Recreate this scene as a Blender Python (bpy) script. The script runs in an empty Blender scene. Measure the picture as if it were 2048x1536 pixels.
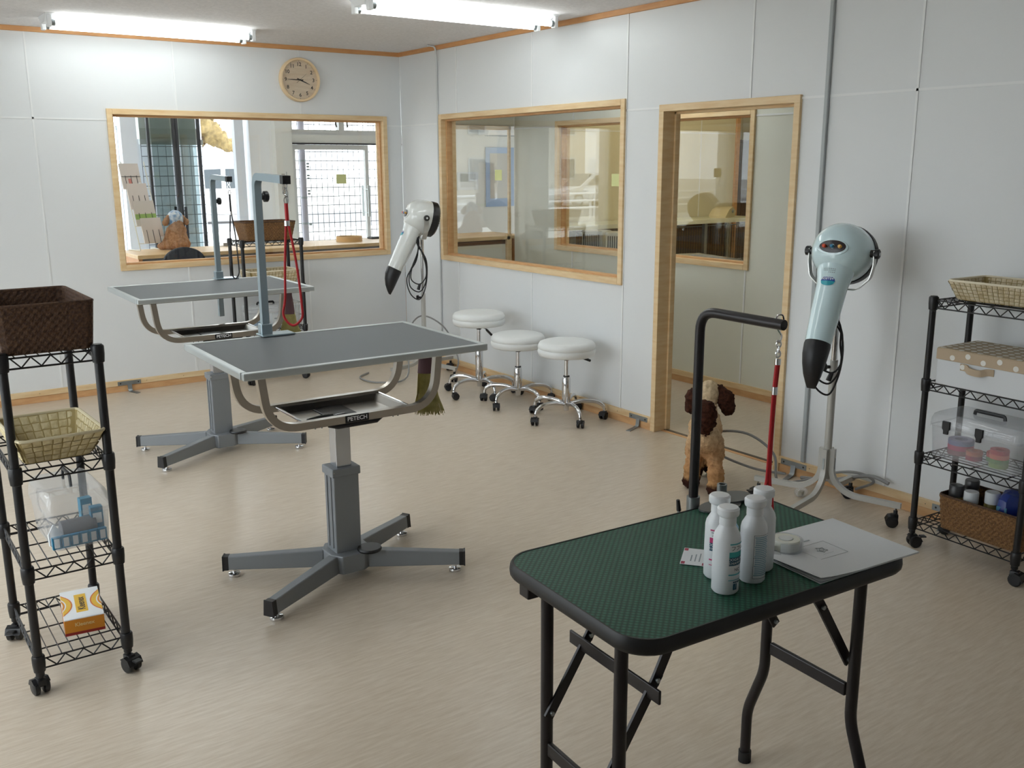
import bpy, bmesh, math, random
from mathutils import Matrix, Vector, noise
random.seed(7)
PI = math.pi
S = bpy.context.scene
COL = S.collection

# ------------------------------------------------------------------ camera, sky, exposure
cam_d = bpy.data.cameras.new('camera'); cam = bpy.data.objects.new('camera', cam_d); COL.objects.link(cam)
_y, _p, _r = math.radians(35.4119), math.radians(-12.8379), math.radians(-0.219)
_f = Vector((math.sin(_y)*math.cos(_p), math.cos(_y)*math.cos(_p), math.sin(_p)))
_r0 = Vector((math.cos(_y), -math.sin(_y), 0)); _u0 = _r0.cross(_f)
_R = _r0*math.cos(_r) + _u0*math.sin(_r); _U = _u0*math.cos(_r) - _r0*math.sin(_r)
_m = Matrix((_R, _U, -_f)).transposed().to_4x4(); _m.translation = (-3.8469, -6.9122, 1.5333)
cam.matrix_world = _m
cam_d.sensor_width = 36; cam_d.lens = 36*1918.04/2048; cam_d.clip_start = 0.05; cam_d.clip_end = 300
S.camera = cam
S.view_settings.view_transform = 'Standard'; S.view_settings.look = 'None'
S.view_settings.gamma = 1; S.view_settings.use_curve_mapping = False
S.view_settings.exposure = 0.14
SKY = 4.8; TUBE = 12.5; WARM = 85
w = bpy.data.worlds.new('overcast_sky'); S.world = w; w.use_nodes = True
bg = w.node_tree.nodes['Background']; bg.inputs[0].default_value = (0.89, 0.95, 1.0, 1); bg.inputs[1].default_value = SKY
S.cycles.max_bounces = 10; S.cycles.diffuse_bounces = 5; S.cycles.glossy_bounces = 5
S.cycles.transparent_max_bounces = 24; S.cycles.transmission_bounces = 8
S.cycles.sample_clamp_indirect = 6.0; S.cycles.caustics_reflective = False; S.cycles.caustics_refractive = False
S.cycles.use_denoising = True

# ------------------------------------------------------------------ materials
def lin(c):
    if isinstance(c, str): c = tuple(int(c[i:i+2], 16)/255 for i in (0, 2, 4))
    return tuple(v/12.92 if v <= 0.04045 else ((v+0.055)/1.055)**2.4 for v in c)
def mat(name, c, rough=0.5, metal=0.0, var=0.0, scale=8.0, stretch=(1, 1, 1), bump=0.0, bscale=None, c2=None, coat=0.0, spec=0.5, emit=0, detail=3):
    m = bpy.data.materials.new(name); m.use_nodes = True; nt = m.node_tree; b = nt.nodes['Principled BSDF']
    c = lin(c); b.inputs['Base Color'].default_value = (*c, 1)
    b.inputs['Roughness'].default_value = rough; b.inputs['Metallic'].default_value = metal
    b.inputs['Specular IOR Level'].default_value = spec
    if coat: b.inputs['Coat Weight'].default_value = coat; b.inputs['Coat Roughness'].default_value = 0.08
    if emit:
        b.inputs['Emission Color'].default_value = (*c, 1); b.inputs['Emission Strength'].default_value = emit
    if var or bump or c2:
        tc = nt.nodes.new('ShaderNodeTexCoord'); mp = nt.nodes.new('ShaderNodeMapping'); mp.inputs['Scale'].default_value = stretch
        nt.links.new(tc.outputs['Object'], mp.inputs[0])
        n = nt.nodes.new('ShaderNodeTexNoise'); n.inputs['Scale'].default_value = scale; n.inputs['Detail'].default_value = detail
        nt.links.new(mp.outputs[0], n.inputs['Vector'])
        if var or c2:
            rp = nt.nodes.new('ShaderNodeValToRGB')
            d = lin(c2) if c2 else tuple(v*(1-var) for v in c); e = c if c2 else tuple(min(1, v*(1+var)) for v in c)
            rp.color_ramp.elements[0].position = 0.32; rp.color_ramp.elements[1].position = 0.68
            rp.color_ramp.elements[0].color = (*d, 1); rp.color_ramp.elements[1].color = (*e, 1)
            nt.links.new(n.outputs['Fac'], rp.inputs[0]); nt.links.new(rp.outputs[0], b.inputs['Base Color'])
        if bump:
            n2 = n
            if bscale:
                n2 = nt.nodes.new('ShaderNodeTexNoise'); n2.inputs['Scale'].default_value = bscale; n2.inputs['Detail'].default_value = detail
                nt.links.new(mp.outputs[0], n2.inputs['Vector'])
            bp = nt.nodes.new('ShaderNodeBump'); bp.inputs['Strength'].default_value = bump; bp.inputs['Distance'].default_value = 0.004
            nt.links.new(n2.outputs['Fac'], bp.inputs['Height']); nt.links.new(bp.outputs[0], b.inputs['Normal'])
    return m
def glass(name, tint=(1, 1, 1), f0=0.04, rough=0.0, haze=0.0, hazecol=(0.9, 0.92, 0.95), graze=0.95):
    """thin clear sheet: see-through, with a Fresnel reflection and optional milky share"""
    m = bpy.data.materials.new(name); m.use_nodes = True; nt = m.node_tree; nt.nodes.clear()
    out = nt.nodes.new('ShaderNodeOutputMaterial'); tr = nt.nodes.new('ShaderNodeBsdfTransparent'); gl = nt.nodes.new('ShaderNodeBsdfGlossy')
    tr.inputs[0].default_value = (*tint, 1); gl.inputs['Roughness'].default_value = rough
    lw = nt.nodes.new('ShaderNodeLayerWeight'); lw.inputs[0].default_value = 0.5
    pw = nt.nodes.new('ShaderNodeMath'); pw.operation = 'POWER'; pw.inputs[1].default_value = 4.0
    nt.links.new(lw.outputs['Facing'], pw.inputs[0])
    ma = nt.nodes.new('ShaderNodeMath'); ma.operation = 'MULTIPLY_ADD'; ma.inputs[1].default_value = graze-f0; ma.inputs[2].default_value = f0; ma.use_clamp = True
    nt.links.new(pw.outputs[0], ma.inputs[0])
    mx = nt.nodes.new('ShaderNodeMixShader'); nt.links.new(ma.outputs[0], mx.inputs[0])
    first = tr
    if haze:
        df = nt.nodes.new('ShaderNodeBsdfDiffuse'); df.inputs[0].default_value = (*hazecol, 1)
        m2 = nt.nodes.new('ShaderNodeMixShader'); m2.inputs[0].default_value = haze
        nt.links.new(tr.outputs[0], m2.inputs[1]); nt.links.new(df.outputs[0], m2.inputs[2]); first = m2
    nt.links.new(first.outputs[0], mx.inputs[1]); nt.links.new(gl.outputs[0], mx.inputs[2]); nt.links.new(mx.outputs[0], out.inputs[0])
    return m
def N(m, kind): return m.node_tree.nodes.new(kind)

M = {}
M['panel'] = mat('wall_panel_white', 'e2e5e7', 0.42, bump=0.08, scale=260, spec=0.4)
M['strip'] = mat('joint_strip_white', 'ebedee', 0.45)
M['wallcore'] = mat('wall_core', 'd2d4d2', 0.7)
M['inwall'] = mat('corridor_panel', 'dfe0d6', 0.5, bump=0.06, scale=240)
M['ply'] = mat('warm_room_wall', 'dcd8c0', 0.6)
M['ceil'] = mat('ceiling_board', 'e8e6e7', 0.9, bump=0.35, scale=55, c2='dcdadb', spec=0.2)
M['pine'] = mat('pine_wood', 'e7cfa6', 0.5, scale=5, stretch=(1.5, 1.5, 9), c2='dcbc8c', detail=5)
M['pine_x'] = mat('pine_wood_along_x', 'e7cfa6', 0.5, scale=5, stretch=(1.2, 9, 9), c2='dab98a', detail=5)
M['pine_y'] = mat('pine_wood_along_y', 'e7cfa6', 0.5, scale=5, stretch=(9, 1.2, 9), c2='dab98a', detail=5)
M['pine_dark'] = mat('pine_wood_orange', 'd6ac7c', 0.55, scale=5, stretch=(2, 2, 8), c2='ca9a6a', detail=5)
M['trim'] = mat('ceiling_trim_wood', 'cf9a64', 0.55, scale=4, stretch=(2, 2, 9), c2='c48c58', detail=4)
M['steel'] = mat('galvanised_steel', '9aa0a2', 0.42, 0.9, var=0.08, scale=20)
M['chrome'] = mat('chrome', 'dcdcde', 0.07, 1.0)
M['satin'] = mat('satin_stainless_tube', 'b9b2a8', 0.28, 1.0)
M['mirror_steel'] = mat('polished_stainless', 'd4d2ce', 0.3, 1.0)
M['alu'] = mat('aluminium_edge', 'bfc5c6', 0.38, 0.75)
M['zinc'] = mat('zinc_plated_tube', 'a9bac3', 0.3, 0.85)
M['grey_paint'] = mat('grey_painted_steel', '85898d', 0.5, 0.25, bump=0.05, scale=300)
M['tablemat'] = mat('grey_rubber_mat', '696d71', 0.6, bump=0.05, scale=400)
M['black'] = mat('black_plastic', '17171a', 0.42)
M['black_metal'] = mat('black_coated_metal', '1a191b', 0.4, 0.1)
M['rubber'] = mat('black_rubber', '1d1c1c', 0.65)
M['white_plastic'] = mat('white_plastic', 'eceef0', 0.35)
M['white_vinyl'] = mat('white_vinyl', 'e9ecec', 0.38, bump=0.04, scale=40)
M['pane'] = glass('window_pane_glass', (0.985, 0.99, 0.985))
M['clear'] = glass('clear_plastic', (0.96, 0.97, 0.98), 0.05, 0.05, haze=0.19, graze=0.6)
M['void'] = mat('dark_void', '241a14', 0.9)
M['red'] = mat('red_cord', 'b0141c', 0.6)
M['darkcord'] = mat('black_cord', '15151a', 0.6)
M['greycord'] = mat('grey_cord', '8d8d8c', 0.5)
def tube_mat():
    m = mat('lit_fluorescent_tube', 'ffffff', 0.3); b = m.node_tree.nodes['Principled BSDF']
    b.inputs['Emission Color'].default_value = (0.95, 1.0, 0.98, 1); b.inputs['Emission Strength'].default_value = TUBE
    return m
M['tube'] = tube_mat()
def floor_mat():
    m = mat('beige_vinyl_floor', 'cfc4b0', 0.3); nt = m.node_tree; b = nt.nodes['Principled BSDF']
    tc = N(m, 'ShaderNodeTexCoord'); mp = N(m, 'ShaderNodeMapping'); mp.inputs['Scale'].default_value = (3, 28, 1)
    n = N(m, 'ShaderNodeTexNoise'); n.inputs['Scale'].default_value = 3.2; n.inputs['Detail'].default_value = 7; n.inputs['Roughness'].default_value = 0.65
    rp = N(m, 'ShaderNodeValToRGB'); rp.color_ramp.elements[0].position = 0.3; rp.color_ramp.elements[1].position = 0.7
    rp.color_ramp.elements[0].color = (*lin('c4b39d'), 1); rp.color_ramp.elements[1].color = (*lin('d9ccba'), 1)
    nt.links.new(tc.outputs['Object'], mp.inputs[0]); nt.links.new(mp.outputs[0], n.inputs['Vector'])
    nt.links.new(n.outputs['Fac'], rp.inputs[0]); nt.links.new(rp.outputs[0], b.inputs['Base Color'])
    bp = N(m, 'ShaderNodeBump'); bp.inputs['Strength'].default_value = 0.03; bp.inputs['Distance'].default_value = 0.003
    nt.links.new(n.outputs['Fac'], bp.inputs['Height']); nt.links.new(bp.outputs[0], b.inputs['Normal'])
    return m
M['floor'] = floor_mat()

# ------------------------------------------------------------------ mesh helpers
def rot(axis, deg): return Matrix.Rotation(math.radians(deg), 4, axis)
def T(x, y=0, z=0): return Matrix.Translation(Vector((x, y, z)) if not hasattr(x, '__len__') else Vector(x))
def frame(o, x, y):
    x = Vector(x).normalized(); y = Vector(y); z = x.cross(y).normalized(); y = z.cross(x)
    m = Matrix((x, y, z)).transposed().to_4x4(); m.translation = Vector(o); return m
def fillet(pts, r, n=6, closed=False):
    pts = [Vector(p) for p in pts]; out = []; L = len(pts)
    for i, p in enumerate(pts):
        if not closed and i in (0, L-1): out.append(p); continue
        a = pts[i-1]-p; b = pts[(i+1) % L]-p
        d = min(r, a.length*0.49, b.length*0.49)
        A = p+a.normalized()*d; B = p+b.normalized()*d
        for k in range(n+1):
            t = k/n; out.append(A*(1-t)**2+p*2*t*(1-t)+B*t*t)
    return out
def smoothcurve(pts, n=6, closed=False):
    P = [Vector(p) for p in pts]; out = []; L = len(P)
    for i in range(L if closed else L-1):
        g = (lambda j: P[j % L]) if closed else (lambda j: P[max(0, min(L-1, j))])
        a, b, c, d = g(i-1), g(i), g(i+1), g(i+2)
        for k in range(n):
            t = k/n; out.append(0.5*((2*b)+(c-a)*t+(2*a-5*b+4*c-d)*t*t+(3*b-a-3*c+d)*t**3))
    if not closed: out.append(P[-1])
    return out
class MB:
    def __init__(s, m=None): s.v = []; s.f = []; s.m = m or Matrix()
    def add(s, vs, fs, m=None):
        k = len(s.v); mm = s.m @ m if m is not None else s.m
        s.v += [mm @ Vector(v) for v in vs]; s.f += [tuple(i+k for i in f) for f in fs]; return s
    def box(s, c, d, m=None):
        x, y, z = c; a, b, h = d[0]/2, d[1]/2, d[2]/2
        vs = [(x+i*a, y+j*b, z+k*h) for i in (-1, 1) for j in (-1, 1) for k in (-1, 1)]
        return s.add(vs, [(0, 1, 3, 2), (4, 6, 7, 5), (0, 4, 5, 1), (2, 3, 7, 6), (0, 2, 6, 4), (1, 5, 7, 3)], m)
    def bb(s, x0, x1, y0, y1, z0, z1, m=None):
        return s.box(((x0+x1)/2, (y0+y1)/2, (z0+z1)/2), (abs(x1-x0), abs(y1-y0), abs(z1-z0)), m)
    def prism(s, poly, z0, z1, m=None):
        n = len(poly); vs = [(p[0], p[1], z0) for p in poly]+[(p[0], p[1], z1) for p in poly]
        fs = [tuple(range(n-1, -1, -1)), tuple(range(n, 2*n))]+[(i, (i+1) % n, n+(i+1) % n, n+i) for i in range(n)]
        return s.add(vs, fs, m)
    def loft(s, rings, m=None, cap=True):
        n = len(rings[0]); vs = [p for r in rings for p in r]; fs = []
        for k in range(len(rings)-1):
            for i in range(n):
                j = (i+1) % n; fs.append((k*n+i, k*n+j, (k+1)*n+j, (k+1)*n+i))
        if cap: fs += [tuple(range(n-1, -1, -1)), tuple(range((len(rings)-1)*n, len(rings)*n))]
        return s.add(vs, fs, m)
    def tube(s, pts, r, n=8, closed=False, sq=False, m=None, up=None, asp=1.0):
        P = [Vector(p) for p in pts]; L = len(P); rings = []; nrm = None
        if sq: n = 4
        for i in range(L):
            if closed: t = (P[(i+1) % L]-P[i-1]).normalized()
            else: t = (P[min(i+1, L-1)]-P[max(i-1, 0)]).normalized()
            if nrm is None:
                a = Vector(up) if up else (Vector((0, 0, 1)) if abs(t.z) < 0.9 else Vector((1, 0, 0)))
                nrm = (a-t*a.dot(t)).normalized()
            else:
                nrm = nrm-t*nrm.dot(t); nrm = nrm.normalized() if nrm.length > 1e-6 else t.orthogonal().normalized()
            bn = t.cross(nrm); rr = r[i] if hasattr(r, '__len__') else r
            ring = []
            for k in range(n):
                a = 2*PI*(k+(0.5 if sq else 0))/n; q = rr*(1.4142 if sq else 1)
                ring.append(P[i]+nrm*(math.cos(a)*q)+bn*(math.sin(a)*q*asp))
            rings.append(ring)
        if closed: rings.append(rings[0]); return s.loft(rings, m, False)
        return s.loft(rings, m)
    def lathe(s, prof, n=24, m=None, cap=True):
        rings = [[(r*math.cos(2*PI*k/n), r*math.sin(2*PI*k/n), z) for k in range(n)] for r, z in prof]
        return s.loft(rings, m, cap)
    def cyl(s, c, r, h, n=16, m=None, r2=None):
        r2 = r if r2 is None else r2
        return s.lathe([(r, c[2]), (r2, c[2]+h)], n, (m if m is not None else Matrix()) @ T(c[0], c[1], 0))
    def rod(s, a, b, r, n=6): return s.tube([a, b], r, n)
    def ell(s, c, d, n=20, k=12, m=None):
        prof = [(math.sin(PI*i/k)*1.0 if 0 < i < k else 0.001, -math.cos(PI*i/k)) for i in range(k+1)]
        q = T(c) @ Matrix.Diagonal((d[0], d[1], d[2], 1))
        return s.lathe(prof, n, m @ q if m is not None else q)
    def mesh(s, name, m, smooth=0, bevel=0, seg=2):
        me = bpy.data.meshes.new(name); me.from_pydata([tuple(v) for v in s.v], [], s.f)
        bm = bmesh.new(); bm.from_mesh(me); bmesh.ops.recalc_face_normals(bm, faces=bm.faces)
        if bevel:
            bmesh.ops.remove_doubles(bm, verts=bm.verts, dist=1e-6)
            es = [e for e in bm.edges if len(e.link_faces) == 2 and e.calc_face_angle(0) > 0.6]
            bmesh.ops.bevel(bm, geom=es, offset=bevel, segments=seg, affect='EDGES', profile=0.5, clamp_overlap=True)
        bm.to_mesh(me); bm.free()
        if smooth:
            me.polygons.foreach_set('use_smooth', [True]*len(me.polygons)); me.set_sharp_from_angle(angle=math.radians(smooth))
        if m: me.materials.append(m)
        return me
    def build(s, name, m, parent=None, smooth=40, bevel=0, seg=2, loc=None, kind=None):
        o = bpy.data.objects.new(name, s.mesh(name, m, smooth, bevel, seg)); COL.objects.link(o)
        if parent: o.parent = parent
        if loc: o.location = loc
        if kind: o['kind'] = kind
        return o
def tag(o, label, cat, group=None):
    o['label'] = label; o['category'] = cat
    if group: o['group'] = group
    return o
def thing(name, label, cat, loc=(0, 0, 0), rz=0, group=None, m=None):
    o = bpy.data.objects.new(name, None); COL.objects.link(o); o.empty_display_size = 0.05
    if m is not None: o.matrix_world = m
    else: o.location = loc; o.rotation_euler = (0, 0, math.radians(rz))
    return tag(o, label, cat, group)
def struct(name):
    o = bpy.data.objects.new(name, None); COL.objects.link(o); o['kind'] = 'structure'; o.empty_display_size = 0.05
    return o
def dup(r, loc=None, rz=None, label=None, parent=None):
    c = r.copy(); COL.objects.link(c)
    if parent: c.parent = parent
    if loc is not None: c.location = loc
    if rz is not None: c.rotation_euler = (0, 0, math.radians(rz))
    if label: c['label'] = label
    for ch in list(r.children): dup(ch, parent=c)
    return c
def inst(me, name, parent, m):
    o = bpy.data.objects.new(name, me); COL.objects.link(o); o.parent = parent; o.matrix_local = m; return o
def text(s, size, m, parent, mtx, name='lettering', align='CENTER', ext=0.0, bold=0.0, sx=1.0):
    cu = bpy.data.curves.new('lettering', 'FONT'); cu.body = s; cu.size = size; cu.align_x = align; cu.align_y = 'CENTER'; cu.extrude = ext; cu.offset = bold
    cu.resolution_u = 3
    o = bpy.data.objects.new('tmp', cu); COL.objects.link(o); dg = bpy.context.evaluated_depsgraph_get()
    me = bpy.data.meshes.new_from_object(o.evaluated_get(dg)); bpy.data.objects.remove(o)
    me.materials.clear(); me.materials.append(m)
    p = bpy.data.objects.new(name, me); COL.objects.link(p)
    if parent: p.parent = parent
    p.matrix_local = mtx @ Matrix.Diagonal((sx, 1, 1, 1))
    return p
def rects(x0, x1, z0, z1, holes):
    """rectangle minus holes -> list of rectangles"""
    R = [(x0, x1, z0, z1)]
    for a, b, c, d in holes:
        out = []
        for r in R:
            p, q, u, v = r
            if b <= p or a >= q or d <= u or c >= v: out.append(r); continue
            if a > p: out.append((p, a, u, v))
            if b < q: out.append((b, q, u, v))
            A, B = max(p, a), min(q, b)
            if c > u: out.append((A, B, u, c))
            if d < v: out.append((A, B, d, v))
        R = out
    return R

# ------------------------------------------------------------------ room shell
CEIL = 2.39; XL = -4.8; YF = -8.4; ZJ = 1.839; XF = 1.1; YR = 2.6
o = MB().bb(XL-0.2, 6.2, YF, YR+0.2, -0.12, 0).build('floor', M['floor']); o['kind'] = 'structure'
o = MB().bb(XL-0.2, 6.2, YF, YR+0.2, CEIL, CEIL+0.1).build('ceiling', M['ceil']); o['kind'] = 'structure'
def panelled_wall(name, plane, t0, t1, side, cols, u0, u1, holes, pm, zt=CEIL, zb=0.0, strips=True):
    """plane 'x' or 'y'; wall body t0..t1 across; panels on the room side (side=-1: lower coordinate side)"""
    w_ = struct(name)
    def B(mb, a, b, p, q, c, d):
        return mb.bb(p, q, a, b, c, d) if plane == 'x' else mb.bb(a, b, p, q, c, d)
    face = t0 if side < 0 else t1
    core = MB()
    ca, cb = (t0+0.008, t1) if side < 0 else (t0, t1-0.008)
    for a, b, c, d in rects(u0, u1, zb, zt, holes): B(core, a, b, ca, cb, c, d)
    core.build('wall_core', M['wallcore'], w_, smooth=0)
    us = sorted([u0]+[c for c in cols if u0 < c < u1]+[u1]); g = 0.0015
    pa, pb = (t0, t0+0.008) if side < 0 else (t1-0.008, t1)
    for i in range(len(us)-1):
        for c, d in ((zb, ZJ), (ZJ, zt)):
            mb = MB()
            for r in rects(us[i]+g, us[i+1]-g, c+g, d-g, holes): B(mb, r[0], r[1], pa, pb, r[2], r[3])
            if mb.v: mb.build('panel', pm, w_, smooth=0)
    if strips:
        sa, sb = (t0-0.0035, t0+0.004) if side < 0 else (t1-0.004, t1+0.0035)
        for c in us[1:-1]:
            for r in rects(c-0.0055, c+0.0055, zb, zt, holes):
                B(MB(), *r[:2], sa, sb, *r[2:]).build('joint_strip', M['strip'], w_, smooth=0)
        for r in rects(u0, u1, ZJ-0.0055, ZJ+0.0055, holes):
            B(MB(), *r[:2], sa, sb, *r[2:]).build('joint_strip', M['strip'], w_, smooth=0)
    return w_
fw = 0.036
W1 = (-2.216, -0.134, 0.8385, 1.910); W2 = (-2.645, -0.591, 0.834, 1.903); D1 = (-3.874, -2.927, -1, 1.854)
W3 = (-2.654, -0.585, 0.852, 1.880)
def inner(r, k=fw-0.004): return (r[0]+k, r[1]-k, r[2]+k, r[3]-k)
colsx = [-0.8417-0.91*k for k in range(-1, 6)]; colsy = [-0.8267-0.91*k for k in range(0, 9)]
panelled_wall('wall_back', 'y', 0.0, 0.10, -1, colsx, XL, 0.0, [inner(W1)], M['panel'])
panelled_wall('wall_right', 'x', 0.0, 0.10, -1, colsy, YF, 0.0, [inner(W2), (D1[0]+0.032, D1[1]-0.032, -1, D1[3]-0.032)], M['panel'])
panelled_wall('wall_corridor_far', 'x', XF, XF+0.10, -1, [c+0.02 for c in colsy], YF, 0.0, [inner(W3)], M['inwall'])
OP = (0.16, 1.1, -1, 1.86)
panelled_wall('wall_corridor_end', 'y', 0.0, 0.10, -1, [], 0.1, XF, [OP], M['inwall'])
panelled_wall('wall_storage_back', 'y', 0.0, 0.10, -1, [2.47, 3.381], XF+0.1, 3.88, [], M['ply'])
mb = MB().bb(XL-0.2, 6.2, YF-0.1, YF, 0, CEIL); o = mb.build('wall_front', M['panel'], smooth=0); o['kind'] = 'structure'
# left wall: long shop windows to the street; reception one added to brighten pillars
WL = [(-5.0, -3.7, 0.3, 2.2), (-3.5, -2.2, 0.3, 2.2), (-2.0, -0.7, 0.3, 2.2), (0.4, 2.3, 0.3, 2.2)]
mb = MB()
for a, b, c, d in rects(YF, YR, 0, CEIL, WL): mb.bb(XL-0.15, XL, a, b, c, d)
o = mb.build('wall_left', M['panel'], smooth=0); o['kind'] = 'structure'
k = 2
for i, (a, b, c, d) in enumerate(WL):
    w_ = struct('window_%d' % (4+i))  # includes the reception window added to brighten the pillars
    mb = MB()
    for y in (a, b): mb.bb(XL-0.09, XL-0.05, y-0.025, y+0.025, c, d)
    for z in (c, d): mb.bb(XL-0.09, XL-0.05, a, b, z-0.025, z+0.025)
    mb.bb(XL-0.09, XL-0.05, (a+b)/2-0.02, (a+b)/2+0.02, c, d)
    mb.build('sash_frame', M['alu'], w_, smooth=0)
    MB().bb(XL-0.073, XL-0.068, a, b, c, d).build('pane', M['pane'], w_, smooth=0)
# window frames in pine
def pine_window(name, plane, r, t0, t1, pane_at, stop=True):
    """t0 is the room face of the wall, t1 its back"""
    w_ = struct(name); a, b, c, d = r; p = 0.016
    def B(u0, u1, q0, q1, z0, z1, nm, m, bev=0.0015):
        mb = MB(); mb.bb(q0, q1, u0, u1, z0, z1) if plane == 'x' else mb.bb(u0, u1, q0, q1, z0, z1)
        return mb.build(nm, m, w_, smooth=0, bevel=bev, seg=1)
    hm = M['pine_y'] if plane == 'x' else M['pine_x']
    for q0, q1 in ((t0-p, t0+0.044), (t0+0.056, t1+p)):
        B(a, a+fw, q0, q1, c, d, 'casing', M['pine']); B(b-fw, b, q0, q1, c, d, 'casing', M['pine'])
        B(a+fw, b-fw, q0, q1, c, c+fw, 'casing', hm); B(a+fw, b-fw, q0, q1, d-fw, d, 'casing', hm)
    q0, q1 = t0+0.026, t0+0.074; s = 0.014; e = fw-0.001
    B(a+e, a+e+s, q0, q1, c+e, d-e, 'glazing_stop', M['pine_dark']); B(b-e-s, b-e, q0, q1, c+e, d-e, 'glazing_stop', M['pine_dark'])
    B(a+e, b-e, q0+0.001, q1-0.001, c+e, c+e+s, 'glazing_stop', M['pine_dark']); B(a+e, b-e, q0+0.001, q1-0.001, d-e-s, d-e, 'glazing_stop', M['pine_dark'])
    B(a+fw+0.008, b-fw-0.008, t0+0.048, t0+0.053, c+fw+0.008, d-fw-0.008, 'pane', M['pane'], 0)
    return w_
pine_window('window_1', 'y', W1, 0.0, 0.10, 0.05)
pine_window('window_2', 'x', W2, 0.0, 0.10, 0.05)
pine_window('window_3', 'x', W3, XF, XF+0.10, XF+0.05)
# doorway in the right wall
d1 = struct('door_1')
a, b, zt = D1[0], D1[1], D1[3]
MB().bb(-0.016, 0.116, b-fw, b, 0, zt-fw).build('jamb', M['pine'], d1, smooth=0, bevel=0.0015, seg=1)
MB().bb(-0.016, 0.116, a, a+fw, 0, zt-fw).build('jamb', M['pine'], d1, smooth=0, bevel=0.0015, seg=1)
MB().bb(-0.016, 0.116, a, b, zt-fw, zt).build('header', M['pine_y'], d1, smooth=0, bevel=0.0015, seg=1)
for y0, y1 in ((b-fw-0.012, b-fw), (a+fw, a+fw+0.012)):
    MB().bb(0.07, 0.10, y0, y1, 0.004, zt-fw).build('door_stop', M['pine'], d1, smooth=0)
MB().bb(0.07, 0.10, a+fw, b-fw, zt-fw-0.012, zt-fw).build('door_stop', M['pine_y'], d1, smooth=0)
MB().bb(0.062, 0.086, a+fw, b-fw, 0, 0.005).build('threshold_track', mat('bronze_track', '5e5145', 0.5, 0.5), d1, smooth=0)
MB().bb(0.04, 0.062, a+fw, b-fw, 0, 0.003).build('threshold_strip', M['pine_dark'], d1, smooth=0)
# half-height wooden barrier in the corridor end
d2 = struct('door_2')
MB().bb(1.035, 1.056, -0.012, 0.012, 0, 1.86).build('jamb', M['pine'], d2, smooth=0, bevel=0.0015)
MB().bb(0.16, 0.185, -0.012, 0.112, 0, 1.86).build('jamb', M['pine'], d2, smooth=0, bevel=0.0015)
MB().bb(0.16, 1.06, -0.012, 0.112, 1.83, 1.86).build('header', M['pine_x'], d2, smooth=0, bevel=0.0015)
MB().bb(0.185, 1.035, -0.03, 0.13, 0.905, 0.935).build('half_door_cap', M['pine_x'], d2, smooth=0, bevel=0.002)
MB().bb(0.19, 1.03, 0.02, 0.08, 0.86, 0.905).build('half_door_gap_shade_strip', mat('dark_gap_shade', '5a3323', 0.6), d2, smooth=0)  # dark strip fills the open gap below the cap; shade put into its colour
MB().bb(0.187, 1.0, -0.004, 0.10, 0.01, 0.865).build('half_door_panel', M['inwall'], d2, smooth=0)
MB().bb(1.0, 1.05, -0.03, 0.0, 0.6, 0.95).build('half_door_stile', M['pine'], d2, smooth=0, bevel=0.002)
# baseboards: two boards one above the other
def baseboard(name, pts):
    b_ = struct(name)
    for (x0, y0), (x1, y1), nx, ny in pts:
        for z0, z1, pr, m in ((0.0, 0.043, 0.011, 'pine_dark'), (0.0445, 0.081, 0.017, None)):
            mm = M[m] if m else (M['pine_x'] if y0 == y1 else M['pine_y'])
            if y0 == y1: MB().bb(x0, x1, y0, y0+ny*pr, z0, z1).build('board', mm, b_, smooth=0, bevel=0.001, seg=1)
            else: MB().bb(x0, x0+nx*pr, y0, y1, z0, z1).build('board', mm, b_, smooth=0, bevel=0.001, seg=1)
    return b_
bb_back = baseboard('baseboard_back', [((XL, 0), (-0.017, 0), 0, -1)])
bb_right = baseboard('baseboard_right', [((0, D1[1]), (0, 0), -1, 0), ((0, YF), (0, D1[0]), -1, 0)])
baseboard('baseboard_corridor', [((XF, YF), (XF, 0), -1, 0)])
nailm = M['black_metal']
for b_, pts in ((bb_back, [(-3.4+0.31*i+0.05*math.sin(i*5), -0.0172, 0.062) for i in range(11)]), (bb_right, [(-0.0172, -0.3-0.29*i+0.04*math.sin(i*7), 0.062) for i in range(18)])):
    for q in pts:
        if b_ is bb_right and D1[0] < q[1] < D1[1]: continue
        MB().ell(q, (0.0022, 0.0022, 0.0022), 6, 4).build('nail_head', nailm, b_)
# ceiling trim
t1 = struct('trim_1'); MB().bb(XL, 0, -0.018, 0, CEIL-0.03, CEIL).build('ceiling_batten', M['trim'], t1, smooth=0, bevel=0.001, seg=1)
t2 = struct('trim_2'); MB().bb(-0.018, 0, YF, -0.018, CEIL-0.03, CEIL).build('ceiling_batten', M['trim'], t2, smooth=0, bevel=0.001, seg=1)

# ------------------------------------------------------------------ ceiling lights
def fluorescent(x0, yc, label):
    t = thing('fluorescent_light', label, 'ceiling light', (x0, yc, CEIL), 0, 'twin tube ceiling lights')
    L = 1.245
    MB().prism([(-0.115, 0), (-0.05, -0.044), (0.05, -0.044), (0.115, 0)], 0, L, frame((0, 0, 0), (0, 1, 0), (0, 0, 1))).build('lamp_body', M['white_plastic'], t, smooth=0, bevel=0.003)
    for s in (-1, 1):
        for x in (0.02, L-0.02):
            MB().bb(x-0.012, x+0.012, s*0.085-0.02, s*0.085+0.02, -0.074, -0.010).build('lamp_holder', M['white_plastic'], t, smooth=0, bevel=0.004)
        tb = MB().tube([(0.034, s*0.085, -0.050), (L-0.034, s*0.085, -0.050)], 0.0165, 14).build('lamp_tube', M['tube'], t)
        for x in (0.03, L-0.052):
            MB().tube([(x, s*0.085, -0.050), (x+0.022, s*0.085, -0.050)], 0.0175, 14).build('end_ring', M['steel'], tb)
    return t
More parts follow.
